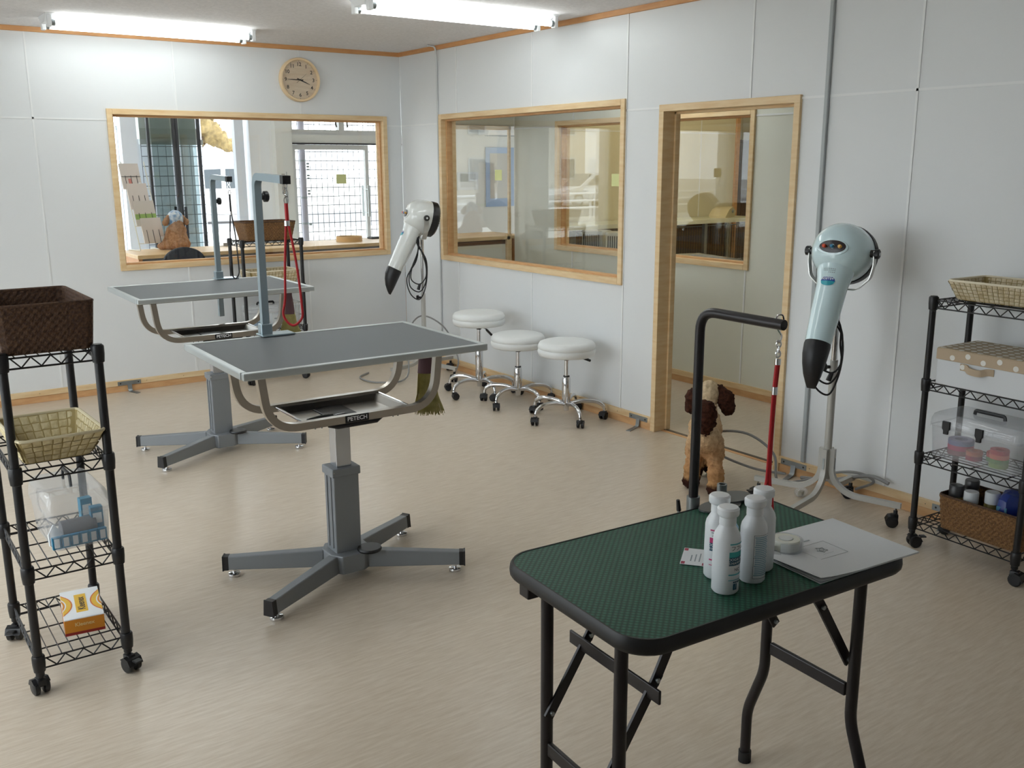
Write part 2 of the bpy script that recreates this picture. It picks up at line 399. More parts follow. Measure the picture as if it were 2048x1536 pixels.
fluorescent(-2.655, -0.575, 'lit twin tube ceiling light near the wall with the round clock')
fluorescent(-1.42, -2.135, 'lit twin tube ceiling light over the middle of the room, nearer the doorway wall')

fluorescent(-2.655, -3.70, 'lit twin tube ceiling light over the nearer half of the room, left')
fluorescent(-1.6, 1.25, 'added unseen twin tube ceiling light brightening the reception, above the counter')  # added lamp out of view, lifts the dark reception pillars
lc = fluorescent(0.0, 0.0, 'added unseen twin tube ceiling light brightening the narrow corridor beyond the doorway'); lc.location = (0.6, -2.6, CEIL); lc.rotation_euler = (0, 0, PI/2)  # unseen fixture put in to brighten the corridor walls

# ------------------------------------------------------------------ wall clock
def clock():
    c = thing('wall_clock', 'round wooden wall clock with dark numerals above the window', 'clock', m=frame((-0.847, 0, 2.151), (1, 0, 0), (0, 0, 1)))
    R = 0.155
    rim = mat('pale_bent_wood', 'e3c9a2', 0.45, var=0.06, scale=6)
    face = mat('clock_face_wood', 'e8d6c0', 0.55, scale=4, stretch=(2, 14, 2), c2='dcc6ae')
    ink = mat('clock_ink', '37312e', 0.6)
    MB().lathe([(0.135, 0.001), (R, 0.001), (R, 0.034), (R-0.004, 0.040), (R-0.014, 0.040), (R-0.018, 0.034), (R-0.018, 0.001)], 48, cap=False).build('bezel', rim, c)
    MB().cyl((0, 0, 0.002), R-0.016, 0.018, 48).build('dial', face, c)
    for h in range(1, 13):
        a = PI/2-h*PI/6
        text(str(h), 0.036, ink, c, T(math.cos(a)*0.108, math.sin(a)*0.108, 0.0206), 'numeral', ext=0.0003, bold=0.0006)
        MB().bb(0.128, 0.134, -0.0012, 0.0012, 0.0202, 0.0208, rot('Z', math.degrees(a))).build('hour_mark', ink, c, smooth=0)
    for nm, deg, L, wd, tail, z in (('hour_hand', 90-112, 0.083, 0.0045, 0.022, 0.023), ('minute_hand', 180-1, 0.098, 0.0036, 0.026, 0.025), ('second_hand', 90-50, 0.07, 0.001, 0.035, 0.027)):
        MB().prism([(-tail, -wd), (L*0.5, -wd*0.8), (L, -wd*0.25), (L, wd*0.25), (L*0.5, wd*0.8), (-tail, wd)], z, z+0.0012, rot('Z', deg)).build(nm, ink, c, smooth=0)
    MB().cyl((0, 0, 0.021), 0.006, 0.009, 12).build('hub', ink, c)
    MB().cyl((0, 0, 0.031), R-0.019, 0.001, 48).build('cover_glass', glass('clock_glass', (0.97, 0.97, 0.96), 0.02, graze=0.4), c)
clock()

# ------------------------------------------------------------------ wall conduits and brackets
o = MB().tube(fillet([(-0.10, -0.60, CEIL-0.008), (-0.035, -0.60, CEIL-0.010), (-0.026, -0.592, 2.33), (-0.009, -0.572, 2.28), (-0.009, -0.572, 0.083)], 0.03), 0.0065, 8).build('wall_conduit', mat('white_conduit', 'cdd1d3', 0.4))
tag(o, 'thin pale conduit running down the wall beside the long inner window', 'conduit')
o = MB().bb(-0.017, -0.0025, -4.028, -4.008, 0.083, 2.36).build('cable_trunking', mat('grey_trunking', 'aab0b2', 0.45), smooth=0, bevel=0.003)
tag(o, 'grey cable trunking on the wall between doorway and hooded dryer', 'conduit')
def bracket(m, label):
    t = thing('floor_bracket', label, 'bracket', m=m, group='steel brackets on the baseboards')
    MB().bb(-0.078, 0.078, 0.0165, 0.0195, 0.046, 0.074).build('plate', M['steel'], t, smooth=0)
    MB().tube(fillet([(0, 0.019, 0.055), (0, 0.024, 0.012), (0.0, 0.04, 0.003), (-0.03, 0.125, 0.003)], 0.02), 0.014, sq=True, asp=0.12, up=(1, 0, 0)).build('tongue', M['steel'], t, smooth=30)
    for x in (-0.06, 0.06): MB().ell((x, 0.0195, 0.06), (0.005, 0.002, 0.005), 8, 4).build('screw', M['black_metal'], t)
# local y = away from wall
bracket(frame((-2.233, 0, 0), (-1, 0, 0), (0, -1, 0)), 'steel T bracket on the baseboard under the window with the clock')
bracket(frame((0, -2.828, 0), (0, 1, 0), (-1, 0, 0)), 'steel T bracket beside the doorway on the stool side')
bracket(frame((0, -3.97, 0), (0, 1, 0), (-1, 0, 0)), 'steel T bracket beside the doorway behind the blue dryer stand')
bracket(frame((0, -4.80, 0), (0, 1, 0), (-1, 0, 0)), 'steel T bracket half hidden behind the wire rack near the right wall')

# ------------------------------------------------------------------ grooming tables
def grooming_table(loc, rz, H, label):
    t = thing('grooming_table', label, 'table', loc, rz)
    g = M['grey_paint']; L, W = 0.455, 0.322
    MB().bb(-L+0.014, L-0.014, -W+0.014, W-0.014, H-0.022, H-0.0015).build('table_mat', M['tablemat'], t, smooth=0, bevel=0.001, seg=1)
    MB().bb(-L+0.02, L-0.02, -W+0.02, W-0.02, H-0.028, H-0.022).build('table_board', M['black'], t, smooth=0)
    e = 0.0125
    def edge(p0, p1): MB().tube([p0, p1], 0.0125, sq=True, asp=0.95, up=(0, 0, 1)).build('edge_rail', M['alu'], t, smooth=0, bevel=0.004)
    z = H-0.0115
    for s in (-1, 1):
        edge((-L, s*(W-e*0.7), z), (L, s*(W-e*0.7), z)); edge((s*(L-e*0.7), -W+2*e*0.9, z), (s*(L-e*0.7), W-2*e*0.9, z))
    zr = H-0.245; ur = 0.33
    for s in (-1, 1):
        pts = fillet([(-ur-0.015, s*0.15, H-0.028), (-ur+0.01, s*0.15, zr), (ur-0.01, s*0.15, zr), (ur+0.015, s*0.15, H-0.028)], 0.13, 10)
        MB().tube(pts, 0.0135, sq=True, up=(0, 1, 0)).build('support_tube', M['satin'], t, smooth=50, bevel=0)
        for q in (-0.13, -0.155, 0.15, 0.17): MB().cyl((q, s*0.15, zr-0.02), 0.003, 0.008, 6).build('bolt', M['steel'], t)
    MB().bb(-0.06, 0.06, -0.14, 0.14, zr-0.026, zr-0.0135).build('mount_plate', M['black_metal'], t, smooth=0, bevel=0.003)
    MB().tube([(-0.10, -0.135, zr-0.020), (-0.07, -0.152, zr-0.024), (0.08, -0.156, zr-0.022), (0.105, -0.15, zr-0.014)], [0.006, 0.009, 0.009, 0.004], 8).build('height_lever', M['black'], t)
    MB().bb(-0.029, 0.031, -0.03, 0.03, 0.40, zr-0.024).build('inner_column', M['alu_bright'], t, smooth=0, bevel=0.003)
    MB().bb(-0.05, 0.052, -0.044, 0.044, 0.10, 0.41).build('outer_column', g, t, smooth=0, bevel=0.004)
    for q in (-0.018, 0.018): MB().bb(-0.0535, -0.0495, q-0.003, q+0.003, 0.12, 0.40).build('column_rib', g, t, smooth=0)
    MB().bb(-0.056, 0.058, -0.05, 0.05, 0.405, 0.437).build('column_cap', g, t, smooth=0, bevel=0.004)
    for y in (-0.0505,): MB().ell((-0.05, y, 0.425), (0.003, 0.001, 0.003), 8, 4).build('cap_screw', M['chrome'], t)
    hub = MB().prism([(-0.075, -0.04), (-0.045, -0.085), (0.045, -0.085), (0.095, -0.05), (0.095, 0.04), (0.05, 0.085), (-0.045, 0.085), (-0.075, 0.04)], 0.032, 0.105).build('hub', g, t, smooth=0, bevel=0.004)
    for sx in (-1, 1):
        for sy in (-1, 1):
            a = Vector((sx*0.065, sy*0.045, 0.068)); b = Vector((sx*0.385, sy*0.235, 0.056)); d = (b-a).normalized(); s_ = Vector((-d.y, d.x, 0)).normalized()
            up = Vector((0, 0, 1)); rings = []
            for q, w, h in ((a, 0.026, 0.034), (b, 0.021, 0.026)):
                rings.append([q-s_*w-up*h, q+s_*w-up*h, q+s_*w*0.8+up*h, q-s_*w*0.8+up*h])
            leg = MB().loft(rings).build('leg', g, t, smooth=0, bevel=0.004)
            rings = []
            for k_, w, h in ((-0.012, 0.022, 0.0268), (0.004, 0.022, 0.027), (0.012, 0.024, 0.030)):
                q = b+d*k_; rings.append([q-s_*w-up*h*1.02, q+s_*w-up*h*1.02, q+s_*w*0.8+up*h, q-s_*w*0.8+up*h])
            MB().loft(rings).build('end_cap', M['black'], leg, smooth=0, bevel=0.002)
            f = b-d*0.028
            MB().cyl((f.x, f.y, 0.010), 0.008, 0.022, 8).cyl((f.x, f.y, 0.0), 0.024, 0.012, 18).build('foot_pad', M['chrome'], leg, smooth=30, bevel=0.002)
    MB().lathe([(0.001, 0), (0.044, 0), (0.047, 0.006), (0.044, 0.013), (0.001, 0.013)], 20, T(0.07, -0.075, 0.104)).build('pedal', M['black'], t)
    pl = MB().bb(-0.045, 0.045, -0.1665, -0.1625, zr-0.012, zr+0.014).build('name_plate', M['black'], t, smooth=0)
    text('PETECH', 0.021, M['white_plastic'], pl, frame((0, -0.1668, zr+0.001), (1, 0, 0), (0, 0, 1)), ext=0.0002, bold=0.0004, sx=1.05)
    return t
M['alu_bright'] = mat('anodised_column', 'c9ccd2', 0.22, 0.8)
NT = Vector((-2.372, -3.722, 0)); FT = Vector((-2.19, -1.80, 0)); NR, FR_ = -1.2, -1.2
grooming_table(NT, NR, 0.899, 'nearer grey grooming table on a four-footed column')
ft = grooming_table(FT, FR_, 0.906, 'farther grey grooming table, by the back wall window')
def local(c, rz, p): return Matrix.Translation(c) @ rot('Z', rz) @ Vector(p)
def tray(loc, rz, label):
    t = thing('instrument_tray', label, 'tray', loc, rz, 'steel trays under the grooming tables')
    a, b, h = 0.20, 0.135, 0.022; mb = MB()
    rings = [[(sx*(a+k), sy*(b+k), z) for sx, sy in ((-1, -1), (1, -1), (1, 1), (-1, 1))] for k, z in ((-0.02, -h+0.0015), (-0.02, -h), (0.0, 0.0), (0.014, 0.001), (0.014, 0.0035), (-0.001, 0.0025), (-0.021, -h+0.003))]
    mb.loft(rings, None, False); mb.f += [(3, 2, 1, 0)]; n = len(mb.v); mb.f += [(n-4, n-3, n-2, n-1)]
    mb.build('tray_pan', M['mirror_steel'], t, smooth=35)
    for s in (-1, 1): MB().tube([(s*(a+0.012), -b-0.01, 0.004), (s*(a+0.012), b+0.01, 0.004)], 0.004, 8).build('rolled_edge', M['chrome'], t)
    return t
tray(local(NT, NR, (0.02, -0.005, 0.655)), NR, 'shallow steel tray with scissors under the nearer grooming table')
tray(local(FT, FR_, (0.02, -0.005, 0.662)), FR_, 'shallow steel tray with tools under the farther grooming table')
def scissors(loc, rz, label, s=1.0):
    t = thing('scissors', label, 'scissors', loc, rz, 'scissors lying in the steel trays')
    for i, sg in enumerate((-1, 1)):
        z = 0.001+0.0025*i
        b = MB().prism([(0, -0.004*s), (0.085*s, sg*0.002), (0.09*s, sg*0.0035), (0, 0.005*s)], z, z+0.002).build('blade', M['chrome'], t, smooth=0)
        MB().tube([(0, 0, z+0.001), (-0.035*s, -sg*0.008, z+0.001), (-0.05*s, -sg*0.012, z+0.001)], 0.0022, 6).build('shank', M['chrome'], b)
        c = (-0.064*s, -sg*0.016)
        MB().tube([(c[0]+0.014*math.cos(a), c[1]+0.011*math.sin(a), z+0.001) for a in [2*PI*k/14 for k in range(14)]], 0.0025, 6, closed=True).build('finger_ring', M['black'], t)
    MB().cyl((0, 0, 0.0005), 0.004, 0.006, 10).build('pivot_screw', M['steel'], t)
    return t
for c, r, z, nm in ((NT, NR, 0.6385, 'nearer'), (FT, FR_, 0.6455, 'farther')):
    if nm == 'nearer':
        scissors(local(c, r, (-0.09, -0.05, z)), r+12, 'long open scissors lying in the tray of the nearer grooming table', 1.25)
        scissors(local(c, r, (-0.06, -0.085, z)), r-6, 'short scissors by the front edge of the tray of the nearer grooming table')
        q = thing('clipper', 'small dark clipper beside the scissors in the nearer tray', 'clipper', local(c, r, (-0.11, -0.09, z)), r+8)
        MB().tube([(-0.05, 0, 0.013), (0.0, 0, 0.014), (0.05, 0, 0.013)], [0.01, 0.013, 0.011], 10).build('clipper_body', M['steel'], q)
        MB().bb(0.05, 0.068, -0.012, 0.012, 0.008, 0.017).build('clipper_blade', M['black_metal'], q, smooth=0, bevel=0.002)
    else:
        scissors(local(c, r, (0.08, -0.03, z)), r+20, 'open scissors lying in the tray of the farther grooming table')
        q = thing('comb', 'steel comb lying in the tray of the farther grooming table', 'comb', local(c, r, (0.02, -0.075, z)), r+4)
        MB().bb(-0.08, 0.08, 0.008, 0.014, 0.001, 0.005).build('comb_back', M['chrome'], q, smooth=0)
        mb = MB()
        for k in range(30): mb.bb(-0.078+k*0.0053, -0.076+k*0.0053, -0.018, 0.009, 0.002, 0.004)
        mb.build('comb_teeth', M['chrome'], q, smooth=0)
# upright arms clamped to the table edges
def table_arm(base, rz, z0, zt, label, stub):
    t = thing('leash_hanger', label, 'arm', base, rz, 'square grooming arms')
    h = zt-base[2]
    MB().tube(fillet([(0, 0, -stub), (0, 0, h), (0, -0.285, h-0.010)], 0.045, 8), 0.0135, sq=True, up=(1, 0, 0)).build('arm_tube', M['zinc'], t, smooth=50)
    MB().tube([(0, -0.277, h-0.0097), (0, -0.305, h-0.0108)], 0.0145, sq=True, up=(1, 0, 0)).build('end_plug', M['black'], t, smooth=0)
    MB().bb(-0.022, 0.022, -0.022, 0.022, 0.0, 0.045).build('post_socket', M['zinc'], t, smooth=0, bevel=0.004)
    MB().bb(-0.03, 0.10, -0.055, 0.024, 0.0005, 0.007).build('clamp_plate', M['zinc'], t, smooth=0, bevel=0.002)
    MB().bb(-0.02, 0.02, 0.010, 0.024, -0.055, 0.004).build('clamp_back', M['zinc'], t, smooth=0, bevel=0.002)
    MB().tube([(0.05, -0.02, -0.05), (0.05, -0.02, -0.036)], 0.012, 10).build('clamp_screw', M['black'], t)
    k = MB().lathe([(0.001, 0), (0.012, 0), (0.013, 0.012), (0.021, 0.014), (0.021, 0.026), (0.017, 0.03), (0.001, 0.03)], 10, frame((0.012, 0, h-0.075 if stub < 0.05 else h-0.135), (0, 1, 0), (0, 0, 1))).build('knob', M['black'], t)
    return t
def loop_leash(top, drop, w, m, label, rz, split=0.12, snap=True, grp='grooming leashes', r=0.0035, tight=0.33):
    t = thing('leash_loop', label, 'leash', top, rz, grp)
    if snap:
        MB().tube([(0.006*math.cos(a), 0, -0.008+0.009*math.sin(a)) for a in [2*PI*k/12 for k in range(12)]], 0.0018, 6, closed=True).build('ring', M['chrome'], t)
        MB().tube(smoothcurve([(0.001, 0, -0.014), (-0.008, 0, -0.03), (0.004, 0, -0.045), (0.007, 0, -0.034), (0.003, 0, -0.02)]), 0.0024, 6).build('snap_hook', M['chrome'], t)
        MB().tube([(0.007*math.cos(a), 0.007*math.sin(a)*0.3, -0.058+0.011*math.sin(a)) for a in [2*PI*k/12 for k in range(12)]], 0.0022, 6, closed=True).build('swivel_ring', M['chrome'], t)
    z0 = -0.068
    MB().tube([(0, 0, z0), (0.001, 0, -split)], r*1.5, 8).build('stitched_end', m, t)
    sl = MB().cyl((0, 0, -split-0.016), r*2.3, 0.018, 10).build('slider', M['chrome'], t)
    L = smoothcurve([(-r*0.9, 0, -split-0.01), (-0.004-w*0.15, 0, -drop*0.55), (-w*0.3, 0.004, -drop*0.8), (-w*0.42, 0.004, -drop*0.93), (0, 0, -drop), (w*0.46, -0.004, -drop*0.95), (w*0.5, -0.004, -drop*0.85), (w*tight, 0, -drop*0.55), (r*0.9, 0, -split-0.01)], 8)
    MB().tube(L, r, 8).build('loop_cord', m, t)
    return t
table_arm((-2.505, -3.385, 0.899), NR, 0.9, 1.498, 'grooming arm clamped to the nearer grooming table, red leash on it', 0.0)
table_arm((-2.03, -1.462, 0.906), FR_, 0.9, 1.478, 'grooming arm clamped to the farther grooming table, black leash on it', 0.215)
loop_leash((-2.511, -3.672, 1.475), 0.50, 0.075, M['red'], 'red leash loop hanging from the arm of the nearer grooming table', -35, 0.13, r=0.0045)
loop_leash((-2.036, -1.750, 1.455), 0.52, 0.05, M['darkcord'], 'black leash loop hanging from the arm of the farther grooming table', -35, 0.16, r=0.0035)

# ------------------------------------------------------------------ brooms hooked under the table ends
def broom(m, label, L=0.50):
    t = thing('hand_broom', label, 'broom', m=m, group='hand brooms hung from the grooming tables')
    straw = mat('straw_bristles', 'bdb47a', 0.8, c2='a0985f', scale=30)
    MB().tube([(0, 0, 0.012), (0, 0, -0.05)], 0.009, 8).build('handle', M['pine'], t)
    MB().loft([[(math.cos(a)*rx, math.sin(a)*ry, z) for a in [2*PI*k/14 for k in range(14)]] for rx, ry, z in ((0.012, 0.01, 0.0), (0.02, 0.012, -0.03), (0.028, 0.014, -0.08), (0.036, 0.016, -0.165))]).build('binding_cloth', mat('maroon_cloth', '5d4247', 0.8, bump=0.2, scale=60), t)
    rnd = random.Random(5); mb = MB()
    for i in range(260):
        a = rnd.uniform(0, 2*PI); q = math.sqrt(rnd.random()); x, y = q*math.cos(a), q*math.sin(a)
        e = L*rnd.uniform(0.9, 1.0); sx = 0.062+rnd.uniform(-0.01, 0.012)
        mb.tube([(x*0.033, y*0.013, -0.15), (x*0.043+0.002, y*0.017, -L*0.72), (x*sx+0.008, y*0.022, -e)], 0.0013, 3)
    mb.build('bristles', straw, t, kind='stuff')
    return t
broom(T(-1.905, -3.575, 0.87) @ rot('Z', -35), 'straw hand broom with maroon binding, hung from the nearer grooming table', 0.345)
broom(T(-1.735, -1.74, 0.875) @ rot('Z', -35), 'straw hand broom hung from the farther grooming table', 0.30)

# ------------------------------------------------------------------ casters
def caster(parent, loc, rz, s=1.0, brake=False, twin=True):
    m = T(loc) @ rot('Z', rz) @ Matrix.Scale(s, 4)
    c = MB().cyl((0, 0, 0.052), 0.009, 0.02, 8).loft([[(0.006+x, y, z) for x, y in ((-0.018, -0.012), (0.014, -0.012), (0.014, 0.012), (-0.018, 0.012))] for z in (0.03, 0.055)]).build('caster', M['black'], parent, smooth=30, bevel=0.003)
    c.matrix_local = m
    for y in ((-0.014, 0.014) if twin else (0,)):
        MB().lathe([(0.001, -0.009), (0.019, -0.009), (0.0245, -0.006), (0.025, 0.006), (0.02, 0.009), (0.001, 0.009)], 18, T(0.012, y, 0.025) @ rot('X', 90)).build('wheel', M['black'], c, smooth=30)
    MB().loft([[(0.012+q*math.cos(a), y, 0.025+q*math.sin(a)) for q, a in ((0.027, 0.1), (0.027, 0.9), (0.027, 1.7), (0.027, 2.5), (0.024, 2.5), (0.024, 0.1))] for y in (-0.024, 0.024)]).build('caster_hood', M['black'], c, smooth=30)
    if brake: MB().bb(0.034, 0.058, -0.012, 0.012, 0.04, 0.046).build('brake_tab', M['black'], c, smooth=0, bevel=0.002)
    return c

# ------------------------------------------------------------------ stools
def stool(loc, rz, seat, label, lever):
    t = thing('swivel_stool', label, 'stool', loc, rz, 'white swivel stools in a row by the window wall')
    R = 0.178; z0 = seat-0.092
    MB().lathe([(0.001, z0+0.006), (R-0.03, z0+0.006), (R-0.012, z0+0.003), (R-0.004, z0+0.012), (R, z0+0.03), (R-0.002, z0+0.043), (R-0.005, z0+0.046), (R-0.001, z0+0.05), (R-0.002, z0+0.066), (R-0.012, z0+0.083), (R-0.035, z0+0.091), (R-0.09, z0+0.094), (0.001, z0+0.095)], 40).build('seat', M['white_vinyl'], t, smooth=60)
    MB().cyl((0, 0, z0-0.03), 0.016, 0.04, 14).build('swivel_collar', M['black'], t)
    MB().cyl((0, 0, 0.22), 0.0125, z0-0.24, 14).build('gas_piston', M['chrome'], t)
    MB().lathe([(0.001, 0.055), (0.016, 0.055), (0.020, 0.10), (0.026, 0.11), (0.026, seat-0.235), (0.021, seat-0.225), (0.001, seat-0.225)], 20).build('column_sleeve', M['chrome'], t)
    MB().cyl((0, 0, seat-0.226), 0.020, 0.008, 14).build('sleeve_ring', M['black'], t)
    MB().tube([(0.01, 0, z0-0.012), (0.09, 0, z0-0.014), (0.10, 0, z0-0.02), (0.16, 0, z0-0.045)], [0.003, 0.003, 0.008, 0.008], 8, m=rot('Z', lever)).build('lever', M['black'], t)
    for k in range(5):
        a = rot('Z', 72*k)
        leg = MB().tube(fillet([(0.018, 0, 0.098), (0.10, 0, 0.118), (0.19, 0, 0.112), (0.232, 0, 0.085), (0.238, 0, 0.05)], 0.05, 5), [0.012]*1+[0.013]*12+[0.0125]*3+[0.010]*4, 10, m=a, asp=0.9).build('leg', M['chrome'], t)
        p = a @ Vector((0.238, 0, 0)); caster(leg, (p.x, p.y, 0), 72*k+[40, 150, 230, 300, 95][k], 0.95)
    return t
stool((-0.305, -1.545, 0), 190-72, 0.572, 'tallest white round swivel stool, nearest the room corner', 150)
stool((-0.245, -1.915, 0), 198, 0.468, 'lowest white round swivel stool, in the middle of the three', 215)
stool((-0.243, -2.42, 0), 180, 0.493, 'white round swivel stool standing nearest the doorway', 165)

# ------------------------------------------------------------------ hooded stand dryers
def patch(r, a0, a1, z0, z1, n=8, shape=None, off=0.0, m=None):
    """curved sticker on a cylinder of radius r around z; angles in degrees; shape(u)->(v0,v1) trims it"""
    mb = MB(m); vs = []; fs = []
    for i in range(n+1):
        u = i/n; a = math.radians(a0+(a1-a0)*u); lo, hi = (0, 1) if shape is None else shape(u)
        for v in (lo, hi): vs.append(((r+off)*math.cos(a), (r+off)*math.sin(a), z0+(z1-z0)*v))
    for i in range(n): fs.append((2*i, 2*i+2, 2*i+3, 2*i+1))
    return mb.add(vs, fs)
def stand_dryer(loc, legdeg, hz, face_deg, tilt, shell, label, pole_top=0.70, tip='bent', base_short=None):
    t = thing('stand_dryer', label, 'dryer', loc)
    grey = M['dryer_grey']
    for k, a in enumerate(legdeg):
        L = 0.31 if not base_short or k not in base_short else base_short[k]
        m = rot('Z', a)
        leg = MB().tube(fillet([(0.024, 0, 0.30), (0.024, 0, 0.165), (0.10, 0, 0.102), (L+0.02, 0, 0.098)], 0.06, 6), 0.0115, sq=True, up=(0, 1, 0), m=m).build('leg', grey, t, smooth=50)
        p = m @ Vector((L, 0, 0)); MB(m).cyl((L, 0, 0.062), 0.006, 0.03, 8).build('caster_stem', M['chrome'], leg)
        caster(leg, (p.x, p.y, 0), a+[60, 200, 130, 300][k], 1.05, brake=(k % 2 == 0))
        MB(m).box((0.0365, 0, 0.235), (0.003, 0.008, 0.05)).build('hub_clip', M['steel'], leg, smooth=0)
    MB().cyl((0, 0, 0.16), 0.017, pole_top-0.16, 16).build('lower_pole', grey, t)
    MB().cyl((0, 0, pole_top-0.02), 0.0125, hz-0.155-pole_top+0.02, 16).build('upper_pole', M['chrome'], t)
    MB(frame((0, 0, pole_top-0.03), (0, 0, 1), (-math.sin(math.radians(-35)), math.cos(math.radians(-35)), 0))).lathe([(0.001, 0.015), (0.007, 0.015), (0.008, 0.03), (0.017, 0.034), (0.015, 0.05), (0.001, 0.05)], 9).build('clamp_knob', M['black'], t)
    fd = math.radians(face_deg); h = Vector((math.cos(fd), math.sin(fd), 0)); zz = Vector((0, 0, 1)); x = -h.cross(zz); x = Vector((-h.y, h.x, 0))
    H = Vector((0, 0, hz)); tl = math.radians(tilt); a = (h*math.cos(tl)+zz*math.sin(tl)).normalized()
    # bracket
    fm = frame(H, x, -h)
    def strap(sg): return fillet([(0, -0.005, -0.155), (sg*0.075, -0.005, -0.155), (sg*0.128, -0.005, -0.105), (sg*0.139, 0, -0.05), (sg*0.139, 0, 0.012)], 0.012, 3)
    for sg in (-1, 1):
        pts = strap(sg); rings = []
        for i, p in enumerate(pts):
            d = (pts[min(i+1, len(pts)-1)]-pts[max(i-1, 0)]).normalized(); nn = d.cross(Vector((0, 1, 0))).normalized()*0.0018
            rings.append([p+nn+Vector((0, -0.017, 0)), p+nn+Vector((0, 0.017, 0)), p-nn+Vector((0, 0.017, 0)), p-nn+Vector((0, -0.017, 0))])
        MB(fm).loft(rings).build('bracket_arm', M['satin_bright'], t, smooth=0)
        k = MB(fm @ frame((sg*0.121, 0, 0), (0, 1, 0), (0, 0, sg*1.0))).lathe([(0.001, 0), (0.016, 0), (0.016, 0.015), (0.021, 0.018), (0.021, 0.034), (0.017, 0.037), (0.001, 0.037)], 9).build('pivot_knob', M['black'], t)
        MB(fm @ frame((sg*0.1585, 0, 0), (0, 1, 0), (0, 0, sg*1.0))).lathe([(0.001, 0), (0.007, 0), (0.007, 0.001), (0.001, 0.001)], 10).build('knob_disc', M['white_plastic'], k)
    # head along axis a
    am = frame(H, x, a.cross(x) if a.cross(x).z > 0 else -a.cross(x)); am = frame(H, x, (zz-a*zz.dot(a)).normalized())
    if (am.to_3x3() @ Vector((0, 0, 1))).dot(a) < 0: am = am @ rot('Y', 180)
    R = 0.124
    MB(am).lathe([(0.105, -0.055), (R-0.002, -0.055), (R, -0.04), (R, -0.015), (R*0.985, 0.015), (R*0.93, 0.048), (R*0.83, 0.076), (R*0.68, 0.098), (R*0.48, 0.113), (R*0.25, 0.121), (0.001, 0.123)], 40).build('head_shell', shell, t, smooth=60)
    MB(am).lathe([(R+0.002, -0.050), (R+0.004, -0.060), (R+0.002, -0.092), (0.108, -0.108), (0.092, -0.112), (0.001, -0.112)], 40).build('rear_intake', M['black'], t, smooth=40)
    mbi = MB(am)
    for q in range(-4, 5): mbi.bb(-math.sqrt(max(0.0001, 0.085**2-(q*0.018)**2)), math.sqrt(max(0.0001, 0.085**2-(q*0.018)**2)), q*0.018-0.003, q*0.018+0.003, -0.117, -0.111)
    mbi.build('intake_slats', M['rubber'], t, smooth=0)
    # nozzle
    n = (h*0.46-zz*0.89).normalized(); O = H+h*0.030-zz*0.02
    nm = frame(O, x, n.cross(x).normalized()); nm = frame(O, x, (h-n*h.dot(n)).normalized())
    if (nm.to_3x3() @ Vector((0, 0, 1))).dot(n) < 0: nm = nm @ rot('Y', 180)
    tube_o = MB(nm).lathe([(0.001, 0.0), (0.070, 0.0), (0.076, 0.03), (0.077, 0.06), (0.073, 0.085), (0.068, 0.105), (0.064, 0.13), (0.060, 0.25), (0.0535, 0.385), (0.001, 0.385)], 36).build('nozzle_tube', shell, t, smooth=50)
    P = lambda yy, zc, rx, ry: [(rx*math.cos(2*PI*k/20), yy+ry*math.sin(2*PI*k/20), zc) for k in range(20)]
    sgn = 1
    MB(nm).loft([P(0, 0.382, 0.052, 0.052), P(0, 0.395, 0.055, 0.055), P(-0.002*sgn, 0.44, 0.052, 0.053), P(-0.010*sgn, 0.48, 0.046, 0.046), P(-0.022*sgn, 0.52, 0.037, 0.034), P(-0.036*sgn, 0.552, 0.026, 0.018), P(-0.046*sgn, 0.57, 0.018, 0.006)]).build('nozzle_tip', M['black'], t, smooth=50)
    # control panel on the front of the head
    pd = (a*0.99+zz*0.03).normalized()
    pm = frame(H+pd*0.1185, x, (zz-pd*zz.dot(pd)).normalized())
    if (pm.to_3x3() @ Vector((0, 0, 1))).dot(pd) < 0: pm = pm @ rot('Y', 180)
    oval = [(0.056*math.cos(2*PI*k/28), 0.027*math.sin(2*PI*k/28)) for k in range(28)]
    MB(pm).prism([(p[0]*1.16, p[1]*1.28-0.003) for p in oval], -0.02, 0.001).build('panel_bezel', shell, t, smooth=30, bevel=0.004)
    pn = MB(pm).prism(oval, -0.005, 0.004).build('control_panel', M['panel_dark'], t, smooth=30, bevel=0.002)
    for q, c in ((-0.033, 'e2552f'), (0.0, '2f7fa8'), (0.033, 'e3b25e')):
        MB(pm).cyl((q, 0, 0.004), 0.008, 0.008, 12).cyl((q, 0, 0.012), 0.006, 0.008, 12).build('push_button', mat('button_'+c, c, 0.35), pn)
    # label ellipse and print on the nozzle
    lm = nm @ rot('Z', 90 if (nm.to_3x3() @ Vector((0, 1, 0))).dot(h) > 0 else -90)
    ell = lambda s: (lambda u: (0.5, 0.5+0.5*math.sqrt(max(0, 1-(2*u-1)**2)))) if s > 0 else (lambda u: (0.5-0.5*math.sqrt(max(0, 1-(2*u-1)**2)), 0.5))
    for s, c in ((1, '2fa3b5'), (-1, '1e3f9c')):
        o = patch(0.0655, -27, 27, 0.110, 0.152, 14, ell(s), 0.0008, lm); o.build('maker_label', mat('label_'+c, c, 0.35), tube_o)
    for i in range(6):
        aa = math.radians((-17.5+7*i)*(1 if (lm.to_3x3() @ Vector((0, 1, 0))).dot(x) < 0 else 1))
        text('PETECH'[i], 0.0125, M['white_plastic'], tube_o, lm @ frame((0.0672*math.cos(aa)*1.0, 0.0672*math.sin(aa), 0.1225), (-math.sin(aa), math.cos(aa), 0), (0, 0, -1)), ext=0.0002, bold=0.0003)
    for j, zq in enumerate((0.079, 0.086, 0.094)):
        for i in range(7 if j != 2 else 4):
            aa = -20+i*6; o = patch(0.0705-(zq-0.079)*0.2, aa, aa+4, zq, zq+0.0028, 2, None, 0.004, lm); o.build('printed_line', M['ink_grey'], tube_o)
    return t, H, x, h, n, O
